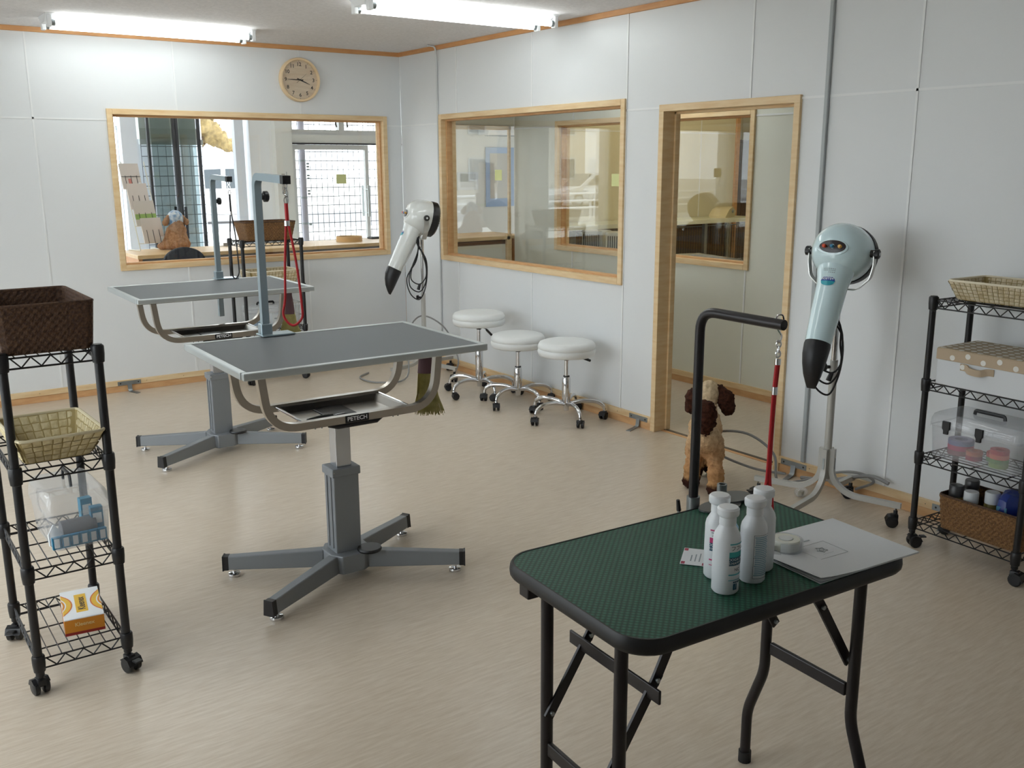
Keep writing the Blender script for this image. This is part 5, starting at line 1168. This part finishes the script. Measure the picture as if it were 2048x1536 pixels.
t = thing('card_holder', 'small clear card holder on the counter right of the plush dog', 'holder', (-1.02, 1.42, 0.855), 0)
MB().bb(-0.06, 0.06, -0.02, 0.02, 0, 0.03).build('holder_case', M['clear'], t, smooth=0); MB().bb(0.015, 0.055, -0.015, 0.015, 0.003, 0.028).build('cards', mat('grey_cards', '8d8f92', 0.6), t, smooth=0)
note = mat('yellow_sticky_paper', 'd3d79a', 0.7)
for loc, ax, lb in (((-0.515, 0.0475, 1.436), 'y', 'yellow sticky note on the pane of the window below the clock'), ((0.0475, -1.28, 1.468), 'x', 'yellow sticky note on the inner window pane, on the side near the room corner'), ((0.0475, -2.515, 1.446), 'x', 'yellow sticky note on the inner window pane, on the side near the doorway')):
    m_ = frame(loc, (1, 0, 0), (0, 0, 1)) if ax == 'y' else frame(loc, (0, -1, 0), (0, 0, 1))
    t = thing('sticky_note', lb, 'note', m=m_); MB().bb(-0.042, 0.042, -0.036, 0.036, 0.0, 0.0006).build('note_sheet', note, t, smooth=0); MB().bb(-0.042, 0.042, 0.024, 0.036, -0.0003, 0.0).build('glue_strip', note, t, smooth=0)
GZ = -0.32
# ------------------------------------------------------------------ reception front: pillars, doors, roller grilles
cream_w = mat('reception_wall_white', 'dcdedb', 0.6); blue_w = mat('pale_blue_cladding', 'e2e9f4', 0.5); dk = mat('dark_door_frame', '2f3036', 0.45, 0.3); al = mat('white_aluminium', 'd7d9da', 0.4, 0.3)
f = struct('wall_reception')
MB().bb(-0.05, 0.125, YR-0.12, YR+0.25, 0, CEIL).build('pillar', cream_w, f, smooth=0); MB().bb(-0.28, -0.05, YR-0.02, YR+0.25, 0, CEIL).build('pillar', mat('reception_wall_light', 'e6e8ea', 0.6), f, smooth=0)
MB().bb(-0.42, -0.33, YR, YR+0.08, 0, CEIL).build('pillar', blue_w, f, smooth=0); MB().bb(-1.49, -1.35, YR, YR+0.12, 0, CEIL).build('pillar', blue_w, f, smooth=0)
MB().bb(-4.65, -4.35, YR, YR+0.2, 0, CEIL).build('pillar', cream_w, f, smooth=0); MB().bb(-3.3, -2.75, YR-0.1, YR+0.2, 0, CEIL).build('pillar', cream_w, f, smooth=0); MB().bb(1.5, 6.2, YR, YR+0.2, 0, CEIL).build('pillar', cream_w, f, smooth=0)
MB().bb(0.125, 1.5, YR-0.02, YR+0.08, 1.765, 1.85).build('transom', cream_w, f, smooth=0); MB().bb(0.125, 1.5, YR-0.03, YR+0.05, 1.752, 1.768).build('header_track', dk, f, smooth=0)
for x in (0.15, 0.73, 1.33): MB().bb(x-0.03, x+0.03, YR-0.01, YR+0.06, 1.85, CEIL).build('fanlight_mullion', al, f, smooth=0)
for x0, x1 in ((0.18, 0.70), (0.76, 1.30)):
    MB().bb(x0, x1, YR-0.005, YR+0.05, 1.85, 1.90).build('fanlight_rail', al, f, smooth=0); MB().bb(x0, x1, YR+0.02, YR+0.025, 1.90, CEIL).build('fanlight_pane', M['pane'], f, smooth=0)
for x in (0.655, 0.785): MB().tube(fillet([(x, YR-0.012, 2.04), (x, YR-0.03, 2.0), (x, YR-0.03, 1.955), (x+0.008, YR-0.03, 1.93)], 0.01), 0.009, 8).build('fanlight_catch', dk, f)
for x0, x1 in ((-2.72, -1.52), (-4.35, -3.32)): MB().bb(x0, x1, YR+0.04, YR+0.046, 0.1, CEIL).build('shop_pane', M['pane'], f, smooth=0)
def door_leaf(name, label, x0, x1, y, z1, frame_m, pane_m, hx, handle_m, hz=(1.0, 1.33)):
    d = thing(name, label, 'door', ((x0+x1)/2, y, 0)); w_ = (x1-x0)/2; sw = 0.022 if frame_m is dk else 0.04
    for s in (-1, 1): MB().bb(s*w_-sw/2*(1+s), s*w_+sw/2*(1-s), -0.02, 0.02, 0.01, z1).build('stile', frame_m, d, smooth=0)
    MB().bb(-w_+0.04, w_-0.04, -0.02, 0.02, z1-0.05, z1).build('top_rail', frame_m, d, smooth=0); MB().bb(-w_+0.04, w_-0.04, -0.02, 0.02, 0.01, 0.10).build('bottom_rail', frame_m, d, smooth=0)
    MB().bb(-w_+0.04, w_-0.04, -0.003, 0.003, 0.10, z1-0.05).build('door_pane', pane_m, d, smooth=0)
    for sy in (-1, 1):
        MB().bb(hx-0.012, hx+0.012, sy*0.07-0.008, sy*0.07+0.008, *hz).build('pull_handle', handle_m, d, smooth=0, bevel=0.003)
        for z in (hz[0]+0.04, hz[1]-0.04): MB().tube([(hx, 0, z), (hx, sy*0.07, z)], 0.006, 6).build('handle_post', handle_m, d)
    return d
smoke = glass('smoked_pane', (0.66, 0.72, 0.71), 0.08)
door_leaf('glass_door', 'smoked glass door leaf left of the dark slanting meeting stile', -1.27, -1.01, YR-0.03, CEIL-0.02, dk, smoke, 0.105, dk, (0.86, 1.16))
door_leaf('glass_door', 'smoked glass door leaf right of the dark slanting meeting stile', -1.005, -0.775, YR-0.03, CEIL-0.02, dk, smoke, -0.09, dk, (0.86, 1.16))
door_leaf('glass_door', 'bright glass entrance door leaf with pull handles at the right', 0.16, 1.03, YR+0.01, 1.75, al, M['pane'], 0.40, M['alu'])
MB()
def grille(label, x0, x1, y, z0, z1, px, pz, m, r):
    g_ = thing('roller_grille', label, 'grille', (x0, y, z0)); mb = MB(); W_ = x1-x0; H_ = z1-z0
    k = 0
    while k*pz <= H_: mb.rod((0, 0, k*pz), (W_, 0, k*pz), r, 5); k += 1
    mb.build('cross_rods', m, g_, kind='stuff'); mb = MB(); k = 0
    while k*px <= W_:
        j = 0
        mb.rod((k*px, -r, 0), (k*px, -r, H_), r*0.8, 5); k += 1
    mb.build('link_rods', m, g_, kind='stuff'); MB().bb(-0.01, W_+0.01, -0.02, 0.02, H_, H_+0.05).build('top_bar', M['alu'], g_, smooth=0)
    return g_
gm = mat('grille_steel', '7c8088', 0.5, 0.4); gl_ = mat('grille_light_steel', '5f636c', 0.6, 0.2)
grille('dark roller grille behind the smoked glass doors', -1.28, -0.70, YR+0.16, 0.05, 1.74, 0.077, 0.093, gm, 0.0042)
grille('pale roller grille outside the bright entrance door', 0.30, 2.3, YR+0.30, -0.29, 2.32, 0.064, 0.094, gl_, 0.0042)
b_ = thing('shutter_box', 'grey shutter box above the dark roller grille', 'box', (-0.99, YR+0.24, 1.79)); MB().bb(-0.30, 0.24, -0.10, 0.10, 0.0, 0.6).build('box_casing', mat('grey_green_casing', 'c3cac4', 0.6), b_, smooth=0, bevel=0.004); MB().bb(-0.30, 0.24, -0.112, -0.10, 0.0, 0.10).build('box_lip', mat('grey_green_lip', 'aab1aa', 0.6), b_, smooth=0)
sp_ = thing('reflection_panel', 'pale grey screen added for door reflections, behind the dark roller grille', 'backing', (-1.0, YR+0.45, GZ)); MB().bb(-0.42, 0.30, -0.015, 0.015, 0.0, 2.2).build('reflection_board', mat('reflection_grey', 'dde3ea', 0.7), sp_, smooth=0); MB().bb(-0.43, 0.31, -0.02, 0.02, 2.2, 2.24).build('reflection_rail', M['alu'], sp_, smooth=0)  # added panel; its pale grey stands in for reflections in the door glass
t = thing('drain_pipe', 'round grey post with notices just outside the entrance door', 'post', (0.355, YR+0.18, 0)); MB().cyl((0, 0, 0), 0.034, 2.35, 18).build('post_tube', mat('grey_lilac_post', 'b6b2c0', 0.5), t)
for z in (0.93, 1.20, 1.58): MB().cyl((0, 0, z), 0.037, 0.02, 18).build('post_band', M['steel'], t)
for z, n_ in ((1.55, 3), (1.43, 2), (1.27, 2), (0.92, 1)):
    for k in range(n_): MB().bb(0.028, 0.06, -0.036, -0.034, z-0.03*k, z+0.018-0.03*k).build('notice_print', M['ink_grey'], t, smooth=0)
t = thing('shoe_horn', 'grey metal shoe horn hanging on the reception pillar', 'shoe horn', (0.015, YR-0.125, 1.36)); MB().bb(-0.022, 0.012, -0.004, 0.003, -0.10, 0.10).build('hook_plate', mat('plate_grey', 'a7a39f', 0.5), t, smooth=0)
MB().tube([(0.03, -0.006, 0.12), (0.028, -0.006, 0.0), (0.018, -0.008, -0.05)], 0.003, 6).build('handle_wire', M['steel'], t); MB().loft([[(0.02+0.014*w_*math.cos(a), -0.008+0.004*math.sin(a), z) for a in [2*PI*k/10 for k in range(10)]] for w_, z in ((0.3, -0.05), (0.9, -0.09), (1.1, -0.14), (0.8, -0.19), (0.2, -0.21))]).build('horn_blade', M['steel'], t)
ac = thing('air_conditioner', 'white wall air conditioner seen through the inner window at the left', 'air conditioner', (2.85, YR-0.002, 1.87)); MB().prism([(0, 0), (0.20, 0.0), (0.215, 0.03), (0.21, 0.26), (0.19, 0.28), (0, 0.28)], -0.40, 0.40, frame((0, 0, 0), (0, -1, 0), (0, 0, 1))).build('ac_body', M['white_plastic'], ac, smooth=20, bevel=0.006)
for k in range(3): MB().bb(-0.36, 0.36, -0.19+0.05*k, -0.175+0.05*k, -0.006, 0.001).build('air_flap', M['ink_grey'], ac, smooth=0)
for x, z, w_, h_, c, lb in ((2.30, 1.36, 0.14, 0.10, 'd8dde2', 'pale notice on the reception wall seen through the inner window'), (2.75, 1.40, 0.20, 0.34, '9db3d3', 'blue framed poster on the reception wall seen through the inner window')):
    t = thing('wall_poster', lb, 'poster', (x, YR-0.006, z)); MB().bb(-w_, w_, -0.004, 0.005, -h_, h_).build('poster_sheet', mat('poster_'+c, c, 0.6), t, smooth=0)
    MB().bb(-w_*0.72, w_*0.72, -0.0055, -0.004, -h_*0.72, h_*0.8).build('poster_picture', mat('poster_pic_'+c, 'c9cdd0' if c[0] == 'd' else 'b9b6ae', 0.6), t, smooth=0)
# ------------------------------------------------------------------ street outside
GZ = -0.32
o = MB().bb(-90, 60, YR+0.2, 120, GZ-0.2, GZ).build('street_pavement', mat('pale_pavement', 'c6c4be', 0.9, var=0.06, scale=0.4), smooth=0); o['kind'] = 'structure'
o = MB().bb(-90, XL-0.2, -60, YR+0.2, GZ-0.2, GZ).build('street_forecourt', mat('pale_forecourt', 'c2c0ba', 0.9, var=0.06, scale=0.4), smooth=0); o['kind'] = 'structure'
o = MB().bb(-90, 60, 21, 31, GZ, GZ+0.01).build('road', mat('asphalt', '8f8f90', 0.9, var=0.08, scale=1.5), smooth=0); o['kind'] = 'structure'
rail = mat('white_rail_paint', 'f0f1f2', 0.4)
gr_ = thing('guard_rail', 'white three bar pedestrian guard rail along the street', 'railing', (0, 19.2, GZ))
for z in (0.42, 0.66, 0.9): MB().tube([(-34, 0, z), (-8, 0, z)], 0.035, 8).build('rail_bar', rail, gr_)
for k in range(14): MB().cyl((-34+2*k, 0.0, 0), 0.05, 0.98, 10).build('rail_post', rail, gr_)
def car(loc, rz, label, body, van=False):
    t = thing('car', label, 'car', loc, rz); paint = mat('car_paint', body, 0.25, coat=0.5) if isinstance(body, str) else body
    if van: low = [(-2.2, 0.3), (2.1, 0.3), (2.2, 0.55), (2.1, 0.95), (1.6, 1.1), (-2.2, 1.1)]; up = [(-2.2, 1.08), (1.65, 1.08), (1.1, 1.9), (-2.15, 1.95)]
    else: low = [(-1.8, 0.32), (1.85, 0.30), (1.95, 0.55), (1.85, 0.78), (1.0, 0.92), (-1.8, 0.98), (-1.9, 0.6)]; up = [(-1.78, 0.95), (1.0, 0.9), (0.25, 1.45), (-1.3, 1.5), (-1.7, 1.3)]
    m_ = frame((0, 0, 0), (1, 0, 0), (0, 0, 1))
    MB().prism(low, -0.8, 0.8, m_).build('car_body', paint, t, smooth=30, bevel=0.06); MB().prism(up, -0.70, 0.70, m_).build('cabin', paint, t, smooth=30, bevel=0.06)
    gl = mat('car_glass', '3a444a', 0.1)
    for s in (-1, 1):
        for q in (([(0.62, 0.97), (0.14, 1.38), (-0.48, 1.41), (-0.48, 0.99)], [(-0.58, 0.99), (-0.58, 1.41), (-1.2, 1.42), (-1.58, 1.24), (-1.62, 1.02)]) if not van else ([(1.3, 1.15), (0.95, 1.75), (0.2, 1.78), (0.2, 1.15)], [(0.05, 1.15), (0.05, 1.78), (-1.0, 1.8), (-1.0, 1.15)])):
            MB().prism(q, 0.70*s, 0.715*s, m_).build('side_window', gl, t, smooth=0)
    MB().add([(p[0]+dx, s*0.6, p[1]+dz) for p in ((up[1], up[2])) for s in (-1, 1) for dx, dz in ((0.02, 0.02),)], [(0, 1, 3, 2)]).build('windscreen', gl, t, smooth=0)
    for x in (-1.15, 1.2):
        for s in (-1, 1):
            w_ = MB().lathe([(0.001, -0.1), (0.28, -0.1), (0.31, -0.07), (0.31, 0.07), (0.28, 0.1), (0.001, 0.1)], 22, frame((x, s*0.72, 0.31), (1, 0, 0), (0, 0, 1))).build('wheel', M['rubber'], t); MB().lathe([(0.001, -0.115), (0.18, -0.115), (0.19, -0.1), (0.19, 0.1), (0.18, 0.115), (0.001, 0.115)], 16, frame((x, s*0.72, 0.31), (1, 0, 0), (0, 0, 1))).build('hub_cap', M['alu'], w_)
    for s in (-1, 1): MB().ell((low[2][0]-0.06, s*0.6, 0.68), (0.08, 0.14, 0.08), 12, 8).build('head_lamp', M['white_plastic'], t)
    return t
car((-25.4, 28.2, GZ), 0, 'white hatchback parked across the street, reflected in the inner window', 'eceeef')
car((7.3, 25.5, GZ), 175, 'white van on the road left of the pale street column', 'e6e3e2', True)
t = thing('street_column', 'pale round column standing outside between the pillars', 'column', (-0.49, YR+1.0, GZ)); MB().cyl((0, 0, 0), 0.065, 3.2, 24).build('column_shaft', mat('pale_column', 'd9dee6', 0.5), t); MB().cyl((0, 0, 0), 0.09, 0.1, 24).build('column_base', M['wallcore'], t)
t = thing('street_banner', 'orange upright banner across the road', 'banner', (8.15, 30.5, GZ), -10); MB().cyl((0, 0, 0), 0.03, 2.0, 8).build('banner_pole', rail, t); MB().bb(0.03, 0.4, -0.01, 0.01, 0.8, 1.9).build('banner_cloth', mat('orange_cloth', 'dd9a3c', 0.7), t, smooth=0)
for x, w_, h_, c, lb in ((-3, 8, 5.5, 'bfc3c4', 'grey low house across the road, middle'), (-27, 16, 6.0, 'c9c2b4', 'beige long building behind the parked hatchback')):
    t = thing('house', lb, 'building', (x, 40, GZ)); MB().bb(-w_/2, w_/2, 0, 6, 0, h_).build('house_wall', mat('house_'+c, c, 0.8), t, smooth=0); MB().prism([(-w_/2-0.3, h_), (w_/2+0.3, h_), (0, h_+1.6)], -0.3, 6.3, frame((0, 0, 0), (1, 0, 0), (0, 0, 1)) @ rot('Y', 0)).build('house_roof', mat('roof_'+c, '7f7670', 0.8), t, smooth=0) if 0 else MB().loft([[(-w_/2-0.3, -0.3, h_), (w_/2+0.3, -0.3, h_), (w_/2+0.3, 6.3, h_), (-w_/2-0.3, 6.3, h_)], [(-w_/2+1.5, 2.6, h_+1.5), (w_/2-1.5, 2.6, h_+1.5), (w_/2-1.5, 3.4, h_+1.5), (-w_/2+1.5, 3.4, h_+1.5)]]).build('house_roof', mat('roof_'+c, '7f7670', 0.8), t, smooth=0)
    for k in range(int(w_/2.2)):
        for z in (1.0, 3.6): wn = MB().bb(-w_/2+0.8+2.2*k, -w_/2+2.0+2.2*k, -0.06, 0.0, z, z+1.3).build('house_window', M['alu'], t, smooth=0); MB().bb(-w_/2+0.88+2.2*k, -w_/2+1.92+2.2*k, -0.07, -0.06, z+0.08, z+1.22).build('window_pane', mat('far_pane', '59646c', 0.2), wn, smooth=0)

t = thing('street_tree', 'bare brownish tree across the road behind the white van', 'tree', (9.6, 36, GZ)); bark = mat('tree_bark', '6b5848', 0.9); MB().tube([(0, 0, 0), (0.1, 0, 1.6), (0.0, 0, 3.2)], [0.22, 0.16, 0.10], 10).build('trunk', bark, t)
rnd = random.Random(8)
for k in range(14):
    a = rnd.uniform(0, 2*PI); z0 = rnd.uniform(1.6, 3.1); l = rnd.uniform(0.9, 2.0); MB().tube(smoothcurve([(0.03, 0, z0), (math.cos(a)*l*0.4, math.sin(a)*l*0.4, z0+l*0.5), (math.cos(a)*l, math.sin(a)*l, z0+l*0.9+rnd.uniform(-.2, .3))], 4), 0.05, 6).build('branch', bark, t)
meobj(blob_mesh('tree_crown', [((rnd.uniform(-1.6, 1.6), rnd.uniform(-1, 1), rnd.uniform(2.6, 5.0)), (rnd.uniform(-1.4, 1.4), rnd.uniform(-1.4, 1.4), rnd.uniform(3.4, 5.4)), 0.25, 0.35) for k in range(16)], 0.12, mat('dry_leaves', 'a08b5c', 0.9, scale=6, c2='7b6a48'), ((3, 0.25),)), 'crown', t)
# ------------------------------------------------------------------ storage room beyond the corridor window
o = MB().bb(5.0, 5.1, -6, 1.0, 0, CEIL).build('wall_storage_end', M['ply'], smooth=0); o['kind'] = 'structure'
o = MB().bb(XF+0.1, 5.1, -6.1, -6.0, 0, CEIL).build('wall_storage_side', M['ply'], smooth=0); o['kind'] = 'structure'
o = MB().bb(3.88, 5.0, 0.9, 1.0, 0, CEIL).build('wall_storage_annex', M['ply'], smooth=0); o['kind'] = 'structure'
d = struct('trim_3'); MB().bb(3.88, 3.93, -0.02, 0.12, 0, CEIL).build('corner_post', M['pine_dark'], d, smooth=0)
t = thing('dark_cupboard', 'tall dark brown cupboard at the far end of the yellow storage room', 'cupboard', (4.52, 0.62, 0)); ud = mat('dark_walnut', '5b4a40', 0.6, scale=6, stretch=(6, 6, 1), c2='4c3c33')
MB().bb(-0.30, 0.42, -0.1, 0.24, 0, 1.80).build('cupboard_body', ud, t, smooth=0, bevel=0.003)
for x0, x1 in ((-0.295, 0.055), (0.065, 0.415)): dd = MB().bb(x0, x1, -0.122, -0.1, 0.05, 1.77).build('door', ud, t, smooth=0, bevel=0.003); MB().bb((x0+x1)/2-0.01, (x0+x1)/2+0.01, -0.14, -0.122, 0.95, 1.05).build('door_handle', M['steel'], dd, smooth=0)
wt = thing('long_worktable', 'long pale worktable along the storage room wall above the wire cage', 'table', (0, 0, 0)); wtm = mat('pale_worktop', 'd5d8c4', 0.5)
MB().bb(1.35, 3.80, -0.45, -0.02, 0.985, 1.025).build('worktable_top', wtm, wt, smooth=0, bevel=0.003)
for x in (1.42, 3.04, 3.74):
    for y in (-0.42, -0.06): MB().bb(x-0.018, x+0.018, y-0.018, y+0.018, 0, 0.985).build('leg', M['steel'], wt, smooth=0)
cg = thing('wire_cage', 'black wire cage under the long pale worktable', 'cage', (0, 0, 0)); mb = MB()
k = 1.46
while k < 3.0: mb.rod((k, -0.40, 0.03), (k, -0.40, 0.96), 0.0028, 5); k += 0.033
while k < 3.7: mb.rod((k, -0.40, 0.03), (k, -0.40, 0.96), 0.0028, 5); k += 0.033
mb.build('cage_bars', M['black_metal'], cg, kind='stuff')
for z in (0.03, 0.33, 0.62, 0.96): MB().tube([(1.46, -0.40, z), (3.7, -0.40, z)], 0.004, 6).build('cage_rail', M['steel'], cg)
MB().bb(1.46, 3.7, -0.08, -0.06, 0.02, 0.96).build('cage_back', mat('brown_backing', '6b5232', 0.8), cg, smooth=0); MB().bb(1.46, 3.7, -0.40, -0.06, 0.0, 0.02).build('cage_floor', mat('brown_tray', '5f4b30', 0.8), cg, smooth=0)
t = thing('hair_dryer_hood', 'cream hood shaped appliance at the end of the long worktable', 'appliance', (3.45, -0.28, 1.025), 20)
MB().loft([[(-0.16, y*0.9, 0.0), (-0.16, y, 0.02), (-0.08, y, 0.08), (0.03, y*0.9, 0.105), (0.13, y*0.8, 0.06), (0.15, y*0.6, 0.0)] for y in (-0.09, -0.07, 0.07, 0.09)]).build('hood_shell', mat('cream_plastic', 'd8ceac', 0.4), t, smooth=40); MB().ell((0.02, -0.085, 0.06), (0.018, 0.008, 0.018), 12, 6).build('dial', M['ink_grey'], t)
bn = thing('low_bench', 'low pale bench under the storage room window', 'bench', (0, 0, 0)); MB().bb(1.25, 1.75, -2.75, -0.52, 0.765, 0.795).build('bench_top', wtm, bn, smooth=0, bevel=0.003)
for x in (1.29, 1.71):
    for y in (-2.7, -0.57): MB().bb(x-0.02, x+0.02, y-0.02, y+0.02, 0, 0.765).build('leg', M['steel'], bn, smooth=0)
t = thing('plastic_bag', 'crumpled clear plastic bag lying on the bench behind the corridor window', 'bag', (1.45, -1.95, 0.795), 5); rnd = random.Random(11); rings = []
for k in range(9):
    u = -1+2*k/8; hgt = 0.085*(1-u*u)**0.5+0.01; rings.append([(0.10*math.cos(a)*(0.5+0.5*(1-u*u)**0.5)+rnd.uniform(-.012, .012), 0.42*u, max(0.001, hgt*(0.5+0.5*math.sin(a))+rnd.uniform(-.012, .012))) for a in [2*PI*q/12 for q in range(12)]])
MB().loft(rings).build('bag_film', glass('crumpled_film', (0.95, 0.96, 0.97), 0.12, 0.12, haze=0.3), t, smooth=20); MB().tube([(0.0, -0.42, 0.02), (0.0, -0.47, 0.03)], [0.02, 0.03], 8).build('bag_knot', M['clear'], t)
t = thing('brush_block', 'small wooden brush with blue base at the end of the bench', 'brush', (1.42, -2.42, 0.795), 0); MB().bb(-0.05, 0.05, -0.07, 0.07, 0.0, 0.045).build('brush_base', mat('deep_blue', '27405c', 0.5), t, smooth=0, bevel=0.003); MB().bb(-0.04, 0.04, -0.10, 0.06, 0.045, 0.062).build('brush_bristles', M['pine'], t, smooth=0)
for i, (y, lb, c) in enumerate(((-0.62, 'grey box dryer on the bench at the left of the corridor window', 'a9aca6'), (-0.90, 'pale box dryer with a dark round mouth on the bench beside the grey one', 'c8c9c0'))):
    t = thing('box_dryer', lb, 'dryer', (1.52, y, 0.795), -70+20*i, 'box dryers on the storage bench'); MB().bb(-0.10, 0.10, -0.09, 0.09, 0.0, 0.20).build('dryer_case', mat('case_'+c, c, 0.5), t, smooth=0, bevel=0.015, seg=3)
    for k in range(9): MB().bb(-0.08+0.018*k, -0.072+0.018*k, -0.094, -0.09, 0.05, 0.17).build('vent_slot', M['black'], t, smooth=0)
    MB().lathe([(0.001, 0), (0.06, 0), (0.06, 0.012), (0.001, 0.012)], 20, frame((-0.10, 0, 0.11), (0, 1, 0), (0, 0, 1)) @ T(0, 0, -0.006)).build('air_mouth', M['black'], t)
# warm lamp of the storage room
t = thing('globe_lamp', 'warm lit globe lamp on the storage room ceiling', 'ceiling light', (2.5, -1.5, CEIL)); MB().cyl((0, 0, -0.03), 0.07, 0.03, 20).build('lamp_base', M['white_plastic'], t)
gl = mat('warm_globe', 'ffeec4', 0.4, emit=WARM); MB().ell((0, 0, -0.11), (0.10, 0.10, 0.09), 20, 12).build('lamp_globe', gl, t)
